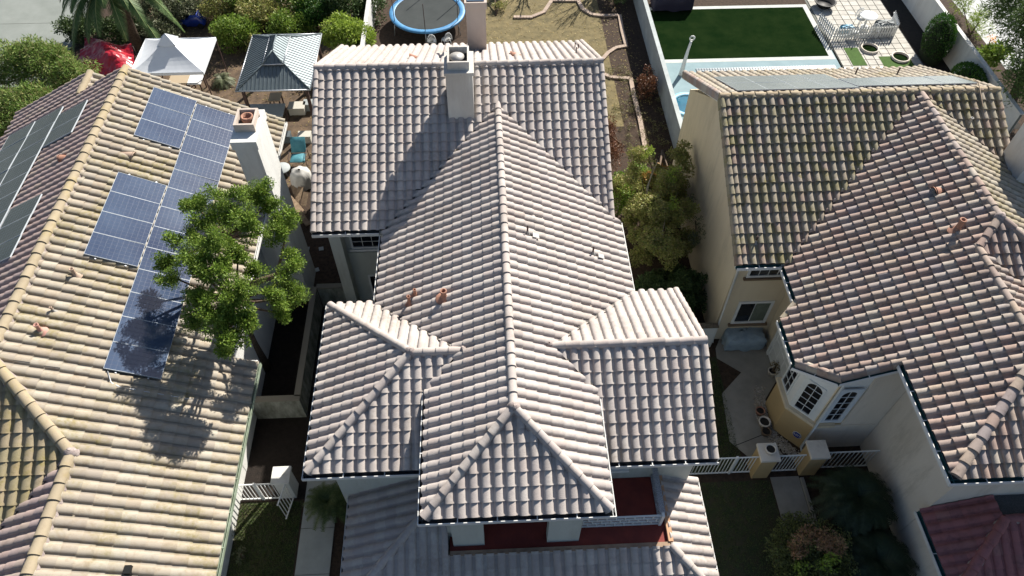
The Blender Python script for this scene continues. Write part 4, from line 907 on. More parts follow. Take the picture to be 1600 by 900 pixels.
clump_plant('lime_shrub', 'sunlit lime tips of the bush at the bottom edge', 'shrub', P3(1250, 890, 0), [(10.0, 6.5, 1.7, .7, .35, .3), (9.2, 6.4, 1.5, .35, .3, .3)], GR3, .07, 150, nsub=9)
cycad('fan_plant', 'drooping green fronds over the front path below the left wing', P3(520, 800, 0), .9, 40, 1.0, leafmat('leaf_reed', [(.06, .09, .03), (.09, .12, .04), (.04, .065, .02)], .25))
for i, (a, b, lab) in enumerate([(370, 770, 'small pale shrub by the white downspout bracket'), (380, 870, 'small weedy plant beside the white wall near the bottom'), (365, 830, 'small grey-leaved plant against the white left wall')]):
    q = P3(a, b, 0); clump_plant('small_shrub', lab, 'shrub', q, [(q[0], q[1], .25, .25, .3, .25)], GR5, .06, 260, nsub=8)

# back yards
ftb = P3(60, 215, 0)
FEA = leafmat('leaf_feather', [(.13, .22, .04), (.18, .27, .06), (.09, .16, .03), (.24, .28, .09), (.2, .17, .07)], .3)
clump_plant('feathery_tree', 'bright feathery green tree in front of the street, far left', 'tree', ftb, [(-21.2, 29.3, 4.1, 1.6, 1.3, 1.3), (-19.9, 29.6, 4.2, 1.5, 1.2, 1.2), (-18.6, 28.9, 3.8, 1.2, 1.0, 1.0), (-19.9, 27.2, 3.7, 1.4, 1.1, 1.0), (-21.2, 26.6, 3.4, 1.5, 1.3, 1.2), (-22.6, 27.6, 3.2, 1.4, 1.4, 1.2)], FEA, .17, 170, nsub=30, sub=.34, aspect=.2, trunk=[([ftb, (-20.6, 27.6, 3.0)], [.2, .1]), ([(-20.8, 27.3, 1.8), (-19.2, 28.2, 3.3)], [.1, .05])], parts=('crown', 'trunk'))
bush = [('bushy_shrub', 'leafy green shrub beside the white canopy tent', 365, 55, 1.3, 1.4, GR1), ('bushy_shrub', 'round green shrub behind the dark gazebo', 445, 42, 1.2, 1.3, GR1), ('bushy_shrub', 'dusty olive shrub in front of the lattice fence', 405, 25, 1.3, 1.5, GR4),
        ('bushy_shrub', 'dark green shrub at the top edge left of the white fence', 545, 14, 1.9, 1.6, GR2), ('bushy_shrub', 'deep green shrub behind the lime bush', 490, 20, 1.6, 1.5, HEDGE), ('bushy_shrub', 'grey-green shrub behind the blue toy car', 280, 8, 1.7, 1.5, GR5),
        ('bushy_shrub', 'olive shrub at the top edge beside the palm', 240, 20, 1.5, 1.3, GR5), ('bushy_shrub', 'olive hedge clump along the lattice fence', 340, 10, 1.3, 1.3, GR4), ('bushy_shrub', 'dry olive clump between gazebo and canopy', 400, 60, .8, .8, GR4), ('bushy_shrub', 'fresh green shrub at the top edge above the lattice fence', 390, 3, 1.5, 1.6, GR1), ('bushy_shrub', 'fresh green shrub at the top edge near the gazebo', 465, 4, 1.6, 1.7, GR1), ('bushy_shrub', 'dull green undergrowth left of the red tarpaulin under the palm', 120, 40, 1.3, 1.2, GR2), ('bushy_shrub', 'dull green undergrowth behind the red tarpaulin', 180, 45, 1.3, 1.1, GR2), ('bushy_shrub', 'grey-green undergrowth behind the white canopy tent', 235, 45, 1.1, 1.0, GR5), ('bushy_shrub', 'olive undergrowth between toy car and canopy corner', 340, 42, .7, .7, GR4)]
for nm, lab, a, b, rx, rz, m in bush:
    q = P3(a, b, .9); clump_plant(nm, lab, 'shrub', (q[0], q[1], 0), [(q[0], q[1], rz*.75, rx, rx*.9, rz*.75), (q[0]+rx*.6, q[1]+.3, rz*.55, rx*.7, rx*.7, rz*.55)], m, .12, 130, nsub=16, group='shrubs in the back yards')
q = P3(540, 62, 1.2); clump_plant('lime_bush', 'bright lime-yellow bush beside the mauve roof corner', 'shrub', (q[0], q[1], 0), [(q[0], q[1], 1.4, 1.35, 1.2, 1.2), (q[0]+1.1, q[1], 1.2, .7, .8, .8)], GR3, .14, 130, nsub=24, sub=.36)
cycad('spiky_plant', 'spiky green plant between the canopy tent and dark gazebo', P3(350, 130, 0), .25, 36, .8, GR5)
clump_plant('bare_shrub', 'dark shrub throwing branch shadows over the dry lawn', 'shrub', P3(960, 10, 0), [(8.0, 41.5, 1.0, .9, .9, .9), (8.3, 40.3, .8, .6, .8, .8)], GR2, .1, 160, nsub=12)
clump_plant('yellow_shrub', 'low yellow-green shrub behind the rear chimney', 'shrub', P3(775, 25, 0), [(.9, 41.5, .6, .7, .6, .5), (1.2, 40.2, .4, .6, .5, .4)], GR4, .09, 200, nsub=10)
def bare_tree(name, label, base, h, sp, n, r0=.09):
    t = thing(name, label, 'tree', base); mb = MB(); B = Vector(base)
    def grow(p0, d, l, r_, lev):
        p1 = p0+d*l; mb.tube([p0, (p0+p1)/2+Vector((random.uniform(-.05, .05), random.uniform(-.05, .05), 0))*l, p1], [r_, r_*.85, r_*.65], 6)
        if lev > 0:
            for _ in range(3): grow(p1, (d+Vector((random.uniform(-1, 1), random.uniform(-1, 1), random.uniform(-.3, .6)))*sp).normalized(), l*random.uniform(.55, .8), r_*.62, lev-1)
    for _ in range(n): grow(B, Vector((random.uniform(-.5, .5), random.uniform(-.5, .5), 1)).normalized(), h*.35, r0, 3)
    mb.build('branches', BARK, t)
bare_tree('bare_tree', 'leafless multi-stemmed tree at the top edge of the dry lawn', (8.0, 42.8, 0), 4.2, .5, 5, .05)
bare_tree('bare_tree', 'leafless tree at the top edge behind the rear chimney', (3.3, 44.6, 0), 4.5, .5, 2)

wd_ = MB()
for _ in range(420):
    x = random.choice((random.uniform(7.2, 9.3), random.uniform(4.7, 9.2))); y_ = random.uniform(21.5, 34)
    if random.random() < .45: x = random.uniform(-20, -7); y_ = random.uniform(26, 43)
    s_ = random.uniform(.12, .3); leaves(wd_, (x, y_, s_*.6), (s_, s_, s_*.7), 40, .07, .35, .2)
o = wd_.build('weeds', leafmat('leaf_weed', [(.14, .15, .05), (.2, .18, .08), (.1, .12, .04), (.26, .2, .1)], .2), kind='stuff'); o['label'] = 'dry weeds scattered over the side bed and back yard'; o['category'] = 'weeds'
# palm, top left
def palm(name, label, base, h, n, ln, m):
    t = thing(name, label, 'palm', base); mb = MB(); rb = MB(); tr = MB(); tr.tube([base, (base[0]+.1, base[1], h*.5), (base[0], base[1], h)], [.32, .27, .3], 12)
    for i in range(n):
        a = i*2.399+random.uniform(-.2, .2); el = 1.25-1.5*(i/n)+random.uniform(-.1, .1); l = ln*random.uniform(.85, 1.1); pts = []
        for k in range(13):
            s_ = k/12; rr = l*s_*math.cos(el)*(1-.18*s_*s_); pts.append(Vector((base[0]+math.cos(a)*rr, base[1]+math.sin(a)*rr, h+l*s_*math.sin(el)-l*.62*s_*s_)))
        rb.tube(pts, [.035*(1-.85*k/12) for k in range(13)], 5, cap=False)
        sd = Vector((-math.sin(a), math.cos(a), 0))
        for k in range(12):
            d = pts[k+1]-pts[k]
            for j in range(7):
                o = pts[k]+d*(j/7); f = (k+j/7)/12; tl = .68*math.sin(math.pi*(.12+.83*f))
                for sg in (-1, 1):
                    tip = o+(sd*sg*.75+d.normalized()*.65+Vector((0, 0, -.35+random.uniform(-.1, .1)))).normalized()*tl; q = d.normalized()*.04; mb.add([o-q, o+q, tip], [(0, 1, 2)], a=random.random()*.99+.005)
    mb.build('fronds', m, t); rb.build('rachis', mat('rachis', (.28, .3, .12), .6), t); tr.build('trunk', BARK, t)
palm('palm_tree', 'big palm with arching fronds hanging in at the top left', (-19.3, 36.7, 0), 4.3, 56, 3.8, leafmat('leaf_palm', [(.045, .09, .025), (.07, .12, .035), (.1, .15, .05), (.035, .07, .02)], .2))
# right side greenery
clump_plant('hanging_tree', 'dark drooping tree filling the top right corner', 'tree', (27.8, 30, 0), [(27.2, 31.2, 4.0, 1.5, 1.8, 2.2), (27.6, 34.0, 4.4, 1.6, 1.6, 2.2), (26.4, 28.4, 3.0, 1.3, 1.6, 2.0), (28.5, 30, 4.5, 1.8, 2.2, 2.4)], leafmat('leaf_willow', [(.06, .11, .03), (.1, .16, .04), (.045, .08, .025), (.14, .2, .06)], .3), .26, 60, nsub=36, sub=.34, aspect=.16, trunk=[([(27.8, 30, 0), (27.7, 30.4, 2.2), (27.4, 31.2, 4)], [.25, .2, .1])], parts=('crown', 'trunk'))
clump_plant('yellow_grass_clump', 'yellow-green grassy clump behind the white wall', 'plant', P3(1515, 55, 0), [(28.6, 36.4, .8, .7, 1.2, .8), (28.4, 38.5, .9, .7, 1.0, .9)], GR3, .22, 80, nsub=16, aspect=.14)
clump_plant('broadleaf_plant', 'broad-leaved plant with orange flowers by the white wall', 'plant', P3(1535, 95, 0), [(28.0, 33.0, .8, .9, 1.0, .8)], GR1, .28, 60, nsub=16, aspect=.3)
clump_plant('orange_flowers', 'orange flower heads beside the broad-leaved plant', 'flowers', P3(1537, 90, 0), [(27.6, 33.6, 1.5, .3, .3, .25)], leafmat('petal_orange', [(.7, .25, .03), (.8, .4, .05), (.6, .2, .03)], .3), .12, 120, nsub=4, aspect=.35)
def hedge(name, label, c, rx, ry, rz, ang=0):
    t = thing(name, label, 'hedge', (c[0], c[1], 0)); mb = MB()
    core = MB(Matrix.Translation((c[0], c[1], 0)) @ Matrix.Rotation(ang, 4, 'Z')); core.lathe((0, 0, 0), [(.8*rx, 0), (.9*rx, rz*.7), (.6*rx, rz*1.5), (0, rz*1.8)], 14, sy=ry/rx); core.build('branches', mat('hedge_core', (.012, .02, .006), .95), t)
    n = int(5200*rx*ry)
    for _ in range(n):
        v = Vector((random.gauss(0, 1), random.gauss(0, 1), random.gauss(0, 1))).normalized(); k = random.uniform(.9, 1.04)
        x, y_ = v.x*rx*k, v.y*ry*k; q = Vector((c[0]+x*math.cos(ang)-y_*math.sin(ang), c[1]+x*math.sin(ang)+y_*math.cos(ang), max(.05, rz+v.z*rz*k)))
        l = (v+Vector((random.uniform(-1, 1), random.uniform(-1, 1), random.uniform(-.5, 1)))).normalized()*.11; w_ = l.cross(Vector((random.random(), random.random(), random.random()))).normalized()*.03
        mb.add([q, q+l*.5+w_, q+l, q+l*.5-w_], [(0, 1, 2, 3)], a=random.random()*.99+.005)
    mb.build('foliage', HEDGE, t)
hedge('clipped_hedge', 'tall clipped dark hedge against the white wall', (25.15, 34.3), .6, 1.15, 1.25, -.1); hedge('clipped_hedge', 'low clipped hedge mound behind the right solar panels', (25.3, 30.6), .7, 1.3, .9)

# ================================================================ yard structures
def blockwall(name, label, p0, p1, h, m, th=.16, cap_m=None, ncol=1.2, cat='wall'):
    p0 = Vector((*p0, 0)); p1 = Vector((*p1, 0)); d = p1-p0; l = d.length; d.normalize(); t = thing(name, label, cat, tuple(p0))
    M = Matrix(((d.x, -d.y, 0, p0.x), (d.y, d.x, 0, p0.y), (0, 0, 1, 0), (0, 0, 0, 1)))
    n = max(1, int(l/ncol)); s_ = l/n; pm = MB(); pm.box(.006, s_-.006, -th/2, th/2, 0, h); me_ = pm.mesh('wall_panel', m)
    for i in range(n): part('wall_panel', me_, t, M @ Matrix.Translation((i*s_, 0, random.uniform(-.006, .006))))
    q = MB(M); q.box(0, l, -th/2+.02, th/2-.02, 0, h-.02); q.build('joint', MATS['joint_dark'], t)
    q = MB(M); q.box(-.02, l+.02, -th/2-.03, th/2+.03, h+.008, h+.07); q.build('coping', cap_m or m, t); return t
BLK = mat('block_wall', (.46, .5, .5), .9, (.36, .39, .39), 1.5, .4, 40)
blockwall('boundary_wall', 'long pale block wall between the dry lawn and pool deck', (9.45, 21.5), (9.45, 47), 1.5, BLK, ncol=1.5)
blockwall('boundary_wall', 'white wall at the left edge of the trampoline yard', (-6.3, 30), (-6.3, 48), 1.6, mat('fence_white', (.68, .68, .66), .85, (.5, .5, .48), 2), ncol=1.8)
blockwall('boundary_wall', 'white wall behind the clipped hedges at the top right', (25.95, 27), (25.95, 50), 1.75, STW, ncol=6)
blockwall('boundary_wall', 'white wall beyond the right chimney', (22.2, 17.0), (22.2, 26.6), 2.4, STW, ncol=6)
blockwall('gate_wall', 'low white wall joining the middle and right houses', (5.95, 15.55), (8.68, 15.55), 1.35, STW, ncol=1.35, cap_m=mat('dark_cap', (.1, .07, .05), .9, (.2, .17, .12), 9))
WB = mat('grimy_wall', (.34, .35, .3), .92, (.13, .13, .1), 3.5, .4, 40, stretch=(1, 1, .35))
blockwall('side_wall', 'grimy low wall running along the left side yard', (-6.95, 13.2), (-6.95, 18.1), 1.25, WB, ncol=5, cap_m=mat('grimy_cap', (.22, .2, .16), .95)); blockwall('side_wall', 'short grimy return wall beside the left roof corner', (-8.66, 13.12), (-6.86, 13.12), 1.25, WB, ncol=1.8, cap_m=MATS['grimy_cap']); blockwall('side_wall', 'short grimy wall behind the left wing corner', (-6.86, 18.2), (-5.75, 18.2), 1.2, WB, ncol=1.1, cap_m=MATS['grimy_cap'])
def iron(name, label, p0, p1, h, n, z0=.08, posts=(), cat='fence', tilt=0):
    p0 = Vector((*p0, 0)); p1 = Vector((*p1, 0)); d = p1-p0; l = d.length; d.normalize(); t = thing(name, label, cat, tuple(p0))
    M = Matrix(((d.x, -d.y, 0, p0.x), (d.y, d.x, 0, p0.y), (0, 0, 1, 0), (0, 0, 0, 1)))
    bm_ = MB(); bm_.box(-.011, .011, -.011, .011, z0, h); me_ = bm_.mesh('bar', WHITE)
    for i in range(n): part('bar', me_, t, M @ Matrix.Translation((l*(i+.5)/n, 0, 0)))
    for zz in (z0, h):
        q = MB(M); q.box(0, l, -.02, .02, zz-.02, zz+.02); q.build('rail', WHITE, t)
    for f in posts: q = MB(M); q.box(l*f-.035, l*f+.035, -.035, .035, 0, h+.06); q.build('post', WHITE, t)
    return t
iron('iron_fence', 'white bar fence under the right wing eave, beside the left pillar', (6.3, 10.2), (8.92, 10.2), 1.25, 22, posts=(.72,))
iron('iron_gate', 'white bar gate between the two yellow pillars', (9.5, 10.2), (10.55, 10.2), 1.25, 9, cat='gate'); iron('iron_fence', 'white bar fence between the right pillar and beige wall', (11.25, 10.25), (13.1, 10.25), 1.25, 12)
iron('iron_fence', 'white bar fence between the left house wall and white post', (-8.68, 9.95), (-7.3, 9.95), 1.25, 11, posts=(.55,)); iron('iron_gate', 'white bar gate standing open beside the white post', (-6.85, 10.2), (-7.05, 9.2), 1.25, 8, cat='gate')
YS = MATS['yellow_stucco']
def pillar(label, x, y_, w_, h, m, urn=False):
    t = thing('gate_pillar', label, 'pillar', (x, y_, 0)); q = MB(); q.box(x-w_/2, x+w_/2, y_-w_/2, y_+w_/2, 0, h); q.build('shaft', m, t)
    q = MB(); q.box(x-w_/2-.05, x+w_/2+.05, y_-w_/2-.05, y_+w_/2+.05, h, h+.12); q.build('cap', STR if urn is not None else STW, t); return t
pillar('yellow gate pillar carrying a round planter, left of the gate', 9.2, 10.25, .55, 1.4, YS); pillar('yellow gate pillar without a planter, right of the gate', 10.9, 10.28, .55, 1.4, YS); pillar('white square post at the left side-yard fence', -7.06, 10.2, .5, 1.25, STW, None)
def pot(name, label, x, y_, z, r_, h, m, soil=True):
    t = thing(name, label, 'pot', (x, y_, z)); q = MB(); q.lathe((x, y_, z), [(0, 0), (r_*.7, 0), (r_, h*.75), (r_*1.1, h*.8), (r_*1.1, h), (r_*.9, h), (r_*.85, h*.8)], 18); q.build('bowl', m, t)
    q = MB(); q.lathe((x, y_, z+h*.8), [(r_*.9, 0), (0, .01)], 18); q.build('soil', MATS['dark_soil'], t); return t
pot('planter', 'empty round planter on top of the left yellow pillar', 9.22, 10.27, 1.52, .17, .2, STR)
# pebbles along the bay
pbl = MB(); 
for _ in range(1500):
    f = random.random(); a = [(1192, 560+0), (1186, 620), (1192, 655), (1210, 685), (1245, 712)]; k = f*(len(a)-1); i = int(min(k, 3)); u_ = k-i
    q = G(a[i][0]*(1-u_)+a[i+1][0]*u_+random.uniform(-9, 9), a[i][1]*(1-u_)+a[i+1][1]*u_+random.uniform(-6, 6), 0)
    if i == 0 and u_ < .75: continue
    s_ = random.uniform(.018, .04); pbl.lathe((q.x, q.y, .0), [(s_, 0), (s_*.8, s_*.5), (0, s_*.7)], 6); 
    for k_ in range(12): pbl.at[-1-k_] = (hash((round(q.x, 3), round(q.y, 3))) % 97)/100+.01
o = pbl.build('pebbles', mat('pebble', (.4, .36, .3), .8, rnd=[(.45, .4, .33), (.3, .26, .2), (.55, .5, .44), (.2, .17, .14)]), kind='stuff'); o['label'] = 'pale pebble strip around the foot of the yellow bay'; o['category'] = 'pebbles'
for (a, b, r_, lab, m) in ((1190, 640, .16, 'dark pot on the pebbles nearest the patio', TERRA), (1196, 658, .2, 'pale round patterned pot on the pebbles', STR), (1199, 672, .17, 'brown pot on the pebbles closest to the gate', mat('brown_sill', (.2, .14, .09), .8))):
    q = G(a, b, .1); pot('planter', lab, q.x-.1, q.y-.1, 0, r_, r_*1.5, m)
q = P3(1205, 585, 0); pot('planter', 'square pale pot holding a dry plant beside the bay', q[0], q[1], 0, .17, .28, STR); clump_plant('dry_plant', 'dry brown plant in the pale pot beside the bay', 'plant', (q[0], q[1], .25), [(q[0], q[1], .6, .28, .28, .25)], leafmat('leaf_dry', [(.2, .15, .08), (.12, .1, .05), (.3, .24, .14)], .2), .07, 260, nsub=8)
# covered bench in the courtyard
def cloth_box(name, label, x0, x1, y0, y1, h, m, cat, legs=True):
    t = thing(name, label, cat, ((x0+x1)/2, (y0+y1)/2, 0)); n = 14; vs = []; fs = []
    ring = []
    for k in range(5):
        zz = [h*.1, h*.5, h*.93, h, h*1.0][k]; ins = [0, .01, .02, .07, .45][k]
        for i in range(n*4):
            sd, f = divmod(i, n); f /= n; a0, a1, b0, b1 = x0+ins*(x1-x0), x1-ins*(x1-x0), y0+ins*(y1-y0), y1-ins*(y1-y0)
            x, y_ = [(a0+(a1-a0)*f, b0), (a1, b0+(b1-b0)*f), (a1-(a1-a0)*f, b1), (a0, b1-(b1-b0)*f)][sd]
            wob = .03*math.sin(i*1.7+k)*(1 if k < 3 else .4); vs.append((x+wob, y_+.03*math.cos(i*1.3+k*2), zz+(.03*math.sin(i*.9+k*3) if k else .05*math.sin(i*.6))))
    m4 = n*4; fs = [(k*m4+i, k*m4+(i+1) % m4, (k+1)*m4+(i+1) % m4, (k+1)*m4+i) for k in range(4) for i in range(m4)]+[tuple(4*m4+i for i in range(m4))]
    q = MB(); q.add(vs, fs, True); q.build('cover', m, t)
    if legs:
        lb = MB()
        for (x, y_) in ((x0+.08, y0+.08), (x1-.08, y0+.08), (x0+.08, y1-.08), (x1-.08, y1-.08)):
            q = MB(); q.box(x-.03, x+.03, y_-.03, y_+.03, 0, h*.5); q.build('leg', BLACK, t)
    return t
a = G(1131, 552, 0); b = G(1189, 545, 0)
cloth_box('covered_furniture', 'furniture under a blue-grey cover below the courtyard window', a.x+.02, b.x+.05, a.y+.05, a.y+1.15, .72, mat('blue_cover', (.34, .43, .5), .7, (.26, .34, .41), 4, .4, 20), 'furniture')

# canopy tent
def tent(name, label, x0, x1, y0, y1, h, top, m, cat='canopy', vent=True):
    t = thing(name, label, cat, ((x0+x1)/2, (y0+y1)/2, 0)); cx, cy = (x0+x1)/2, (y0+y1)/2; q = MB(); n = 8
    def surf(x0, x1, y0, y1, za, zb, f1, sag):
        vs = []; per = [(x0+(x1-x0)*i/n, y0) for i in range(n)]+[(x1, y0+(y1-y0)*i/n) for i in range(n)]+[(x1-(x1-x0)*i/n, y1) for i in range(n)]+[(x0, y1-(y1-y0)*i/n) for i in range(n)]
        K = 6; m_ = len(per)
        for k in range(K+1):
            f = f1*k/K
            for i, (a, b) in enumerate(per):
                e = 4*((i % n)/n)*(1-(i % n)/n); vs.append((a+(cx-a)*f, b+(cy-b)*f, za+(zb-za)*(f/1.0)-sag*math.sin(math.pi*f)-.10*e*(1-f)))
        q.add(vs, [(k*m_+i, k*m_+(i+1) % m_, (k+1)*m_+(i+1) % m_, (k+1)*m_+i) for k in range(K) for i in range(m_)], False)
        if f1 < 1: return
    surf(x0, x1, y0, y1, h, top, .8 if vent else .999, .12)
    if vent: k = .24; surf(cx-(x1-x0)*k/2, cx+(x1-x0)*k/2, cy-(y1-y0)*k/2, cy+(y1-y0)*k/2, top-.32*(top-h)+.12, top+.22, .999, .0)
    for (a, b, c_, d_) in ((x0, y0, x1, y0), (x1, y0, x1, y1), (x1, y1, x0, y1), (x0, y1, x0, y0)):
        q.add([(a, b, h), (c_, d_, h), (c_, d_, h-.16), (a, b, h-.16)], [(0, 1, 2, 3)])
    q.build('canopy', m, t)
    for (x, y_) in ((x0+.04, y0+.04), (x1-.04, y0+.04), (x0+.04, y1-.04), (x1-.04, y1-.04)):
        p_ = MB(); p_.box(x-.025, x+.025, y_-.025, y_+.025, 0, h); p_.build('leg', MATS['dark_pipe'], t)
    return t
tent('canopy_tent', 'white pop-up canopy tent with a raised vent top', -17.35, -13.75, 31.1, 34.1, 2.35, 3.35, mat('white_canvas', (.72, .75, .78), .75, (.66, .69, .73), 2))
# red tarpaulin
tp = thing('red_tarpaulin', 'crumpled red tarpaulin shelter beside the white canopy tent', 'tarpaulin', (-19.5, 32.5, 0)); q = MB(); n = 22; cr = [P3(120, 112, 1.6), P3(213, 118, 1.7), P3(207, 72, 2.0), P3(132, 58, 2.0)]
vs = []
for j in range(n+1):
    for i in range(n+1):
        u_, v_ = i/n, j/n; c = [cr[0][k]*(1-u_)*(1-v_)+cr[1][k]*u_*(1-v_)+cr[2][k]*u_*v_+cr[3][k]*(1-u_)*v_ for k in range(3)]
        c[2] += .45*math.sin(math.pi*u_)*math.sin(math.pi*v_)+.09*math.sin(9*u_+5*v_)+.07*math.sin(14*v_-6*u_)+random.uniform(-.03, .03); vs.append(c)
q.add(vs, [(j*(n+1)+i, j*(n+1)+i+1, (j+1)*(n+1)+i+1, (j+1)*(n+1)+i) for j in range(n) for i in range(n)], False); q.build('sheet', mat('red_tarp', (.45, .015, .03), .35, (.38, .01, .025), 2, spec=.6), tp)
for c in cr: p_ = MB(); p_.tube([(c[0], c[1], 0), c], .025, 6); p_.build('pole', MATS['dark_pipe'], tp)
# metal-roof gazebo
gz_ = thing('gazebo', 'dark gazebo with blue-grey ribbed metal roof and raised cap', 'gazebo', (-10.0, 31.6, 0)); GM = mat('ribbed_metal', (.15, .185, .2), .5, (.12, .15, .165), 3, metal=.35)
def gz_roof(x0, x1, y0, y1, h, top, ry0, ry1, nm):
    cx = (x0+x1)/2; A = (x0, y0, h); B = (x1, y0, h); Cc = (x1, y1, h); D = (x0, y1, h); r0 = (cx, ry0, top); r1 = (cx, ry1, top)
    q = MB(); q.add([A, B, Cc, D, r0, r1], [(0, 1, 4), (1, 2, 5, 4), (2, 3, 5), (3, 0, 4, 5)]); e = .03
    q.add([(a, b, c-e) for a, b, c in (A, B, Cc, D, r0, r1)], [(4, 1, 0), (4, 5, 2, 1), (5, 3, 2), (5, 4, 0, 3)])
    ro = q.build(nm, GM, gz_); rb = MB()
    st_ = .19
    k = x0+st_
    while k < x1:
        f = 1-abs(k-cx)/(cx-x0); 
        for (yy, yt) in ((y0, ry0), (y1, ry1)): rb.tube([(k, yy, h+.015), (k, yy+(yt-yy)*f, h+(top-h)*f+.015)], .016, 4, cap=False)
        k += st_
    k = y0+st_
    while k < y1:
        f = min(1, (k-y0)/(ry0-y0), (y1-k)/(y1-ry1))
        for xx in (x0, x1): rb.tube([(xx, k, h+.015), (xx+(cx-xx)*f, k, h+(top-h)*f+.015)], .016, 4, cap=False)
        k += st_
    for a, b in ((A, r0), (B, r0), (Cc, r1), (D, r1), (r0, r1)): rb.tube([Vector(a)+Vector((0, 0, .02)), Vector(b)+Vector((0, 0, .02))], .035, 6)
    rb.build('rib', GM, ro); q = MB()
    for (a, b) in ((A, B), (B, Cc), (Cc, D), (D, A)): q.tube([a, b], .035, 6)
    q.build('edge_trim', ALU, ro)
gx0, gx1, gy0, gy1 = -11.78, -8.25, 29.25, 33.95
gz_roof(gx0, gx1, gy0, gy1, 2.5, 3.38, 30.95, 32.25, 'roof'); gz_roof(-10.52, -9.52, 30.35, 32.7, 3.2, 3.62, 30.85, 32.15, 'cap_roof')
for (x, y_) in ((gx0+.25, gy0+.25), (gx1-.25, gy0+.25), (gx0+.25, gy1-.25), (gx1-.25, gy1-.25)):
    q = MB(); q.box(x-.07, x+.07, y_-.07, y_+.07, 0, 2.52); q.build('post', MATS['dark_pipe'], gz_)
q = MB(); q.box(gx0+.2, gx1-.2, gy0+.18, gy0+.3, 2.36, 2.5); q.build('beam', MATS['dark_pipe'], gz_)
# trampoline
tr = thing('trampoline', 'round trampoline with blue edge pad and net poles', 'trampoline', (-3.1, 38.7, 0)); tx0, ty0, th_ = -3.05, 38.6, .85
q = MB(); q.lathe((tx0, ty0, th_), [(0, 0), (1.9, 0)], 40); q.build('mat', mat('jump_mat', (.045, .052, .052), .9, (.03, .037, .037), 1), tr)
q = MB(); q.lathe((tx0, ty0, th_), [(1.88, .02), (1.92, .05), (2.16, .05), (2.2, .01), (2.18, -.06)], 48); q.build('edge_pad', mat('pad_blue', (.05, .2, .42), .5, (.10, .3, .52), 3), tr)
for k in range(6):
    a = math.pi*2*k/6+.5; x, y_ = tx0+2.08*math.cos(a), ty0+2.08*math.sin(a); q = MB(); q.tube([(x, y_, 0), (x, y_, th_+1.7)], .022, 6); q.build('net_pole', MATS['dark_pipe'], tr)
    q = MB(); q.tube([(x+.12*math.cos(a), y_+.12*math.sin(a), 0), (x, y_, th_-.05)], .025, 6); q.build('leg', ALU, tr)
def garden_chair(label, x, y_, rot):
    t = thing('garden_chair', label, 'chair', (x, y_, 0), 'white garden chairs'); T = Matrix.Translation((x, y_, 0)) @ Matrix.Rotation(rot, 4, 'Z')
    q = MB(T); q.lathe((0, 0, .42), [(0, 0), (.24, 0), (.25, .03), (0, .035)], 16); q.build('seat', WHITE, t); q = MB(T)
    for k in range(9): a = math.pi*k/8; q.tube([(.22*math.cos(a)*.2, -.22, .46), (.24*math.cos(a), -.27, .5+.4*math.sin(a)+.1)], .014, 5)
    q.tube([(.24*math.cos(math.pi*k/12), -.27, .6+.36*math.sin(math.pi*k/12)) for k in range(13)], .02, 6); q.tube([(.24, -.25, .44), (.24, -.27, .6)], .02, 6); q.tube([(-.24, -.25, .44), (-.24, -.27, .6)], .02, 6); q.build('backrest', WHITE, t)
    for (a, b) in ((-.18, -.18), (.18, -.18), (-.18, .18), (.18, .18)): q = MB(T); q.tube([(a, b, .42), (a*1.2, b*1.2, 0)], .016, 6); q.build('leg', WHITE, t)
a = G(675, 64, .4); garden_chair('white ornate garden chair on the left, below the trampoline', a.x, a.y, 0); a = G(697, 62, .4); garden_chair('white ornate garden chair on the right, nearer the rear chimney', a.x, a.y, .5)
# brick edging
EDG = mat('edging_brick', (.46, .36, .29), .9, (.36, .28, .22), 6, .3, 40, rnd=.15)
def edging(label, pp):
    t = thing('brick_edging', label, 'edging', (G(*pp[0]).x, G(*pp[0]).y, 0)); P = [G(a, b) for a, b in pp]; me_ = MB(); me_.box(-.09, .09, -.11, .11, 0, .1); me_ = me_.mesh('brick', EDG); acc = 0.
    for a, b in zip(P[:-1], P[1:]):
        d = b-a; l = d.length; d.normalize()
        while acc < l: q = a+d*acc; part('brick', me_, t, Matrix.Translation((q.x, q.y, 0)) @ Matrix.Rotation(math.atan2(d.y, d.x)+random.uniform(-.06, .06), 4, 'Z')); acc += .19
        acc -= l
edging('curved brick edging at the top of the dry lawn, left', [(805, 28), (830, 28), (850, 20), (858, 8), (862, 2), (902, 2)]); edging('curved brick edging at the top of the dry lawn, right', [(903, 2), (910, 15), (925, 24), (945, 26), (967, 25)])
edging('straight brick edging along the block wall bed', [(968, 26), (972, 50), (978, 72)]); edging('arched brick edging beside the mauve roof corner', [(978, 73), (962, 76), (950, 84), (942, 93)]); edging('brick edging running down the side bed', [(940, 116), (955, 122), (985, 124), (990, 150), (1000, 190), (1008, 235)])
# pool rail, towel rack ring
ps = thing('outdoor_shower', 'white post with ring head standing on the pool deck', 'post', P3(1064, 117, 0)); b0 = Vector(P3(1064, 117, 0)); q = MB(); q.tube([b0, b0+Vector((.05, .05, .8)), b0+Vector((.12, .1, 1.5)), b0+Vector((.2, .15, 2.0))], [.14, .1, .07, .06], 10); q.build('post', WHITE, ps)
q = MB(); c = b0+Vector((.24, .18, 2.12)); ring = [c+Vector((.12*math.cos(k*math.pi/8), .03, .12*math.sin(k*math.pi/8))) for k in range(17)]; q.tube(ring, .04, 8, cap=False); q.build('ring', WHITE, ps)
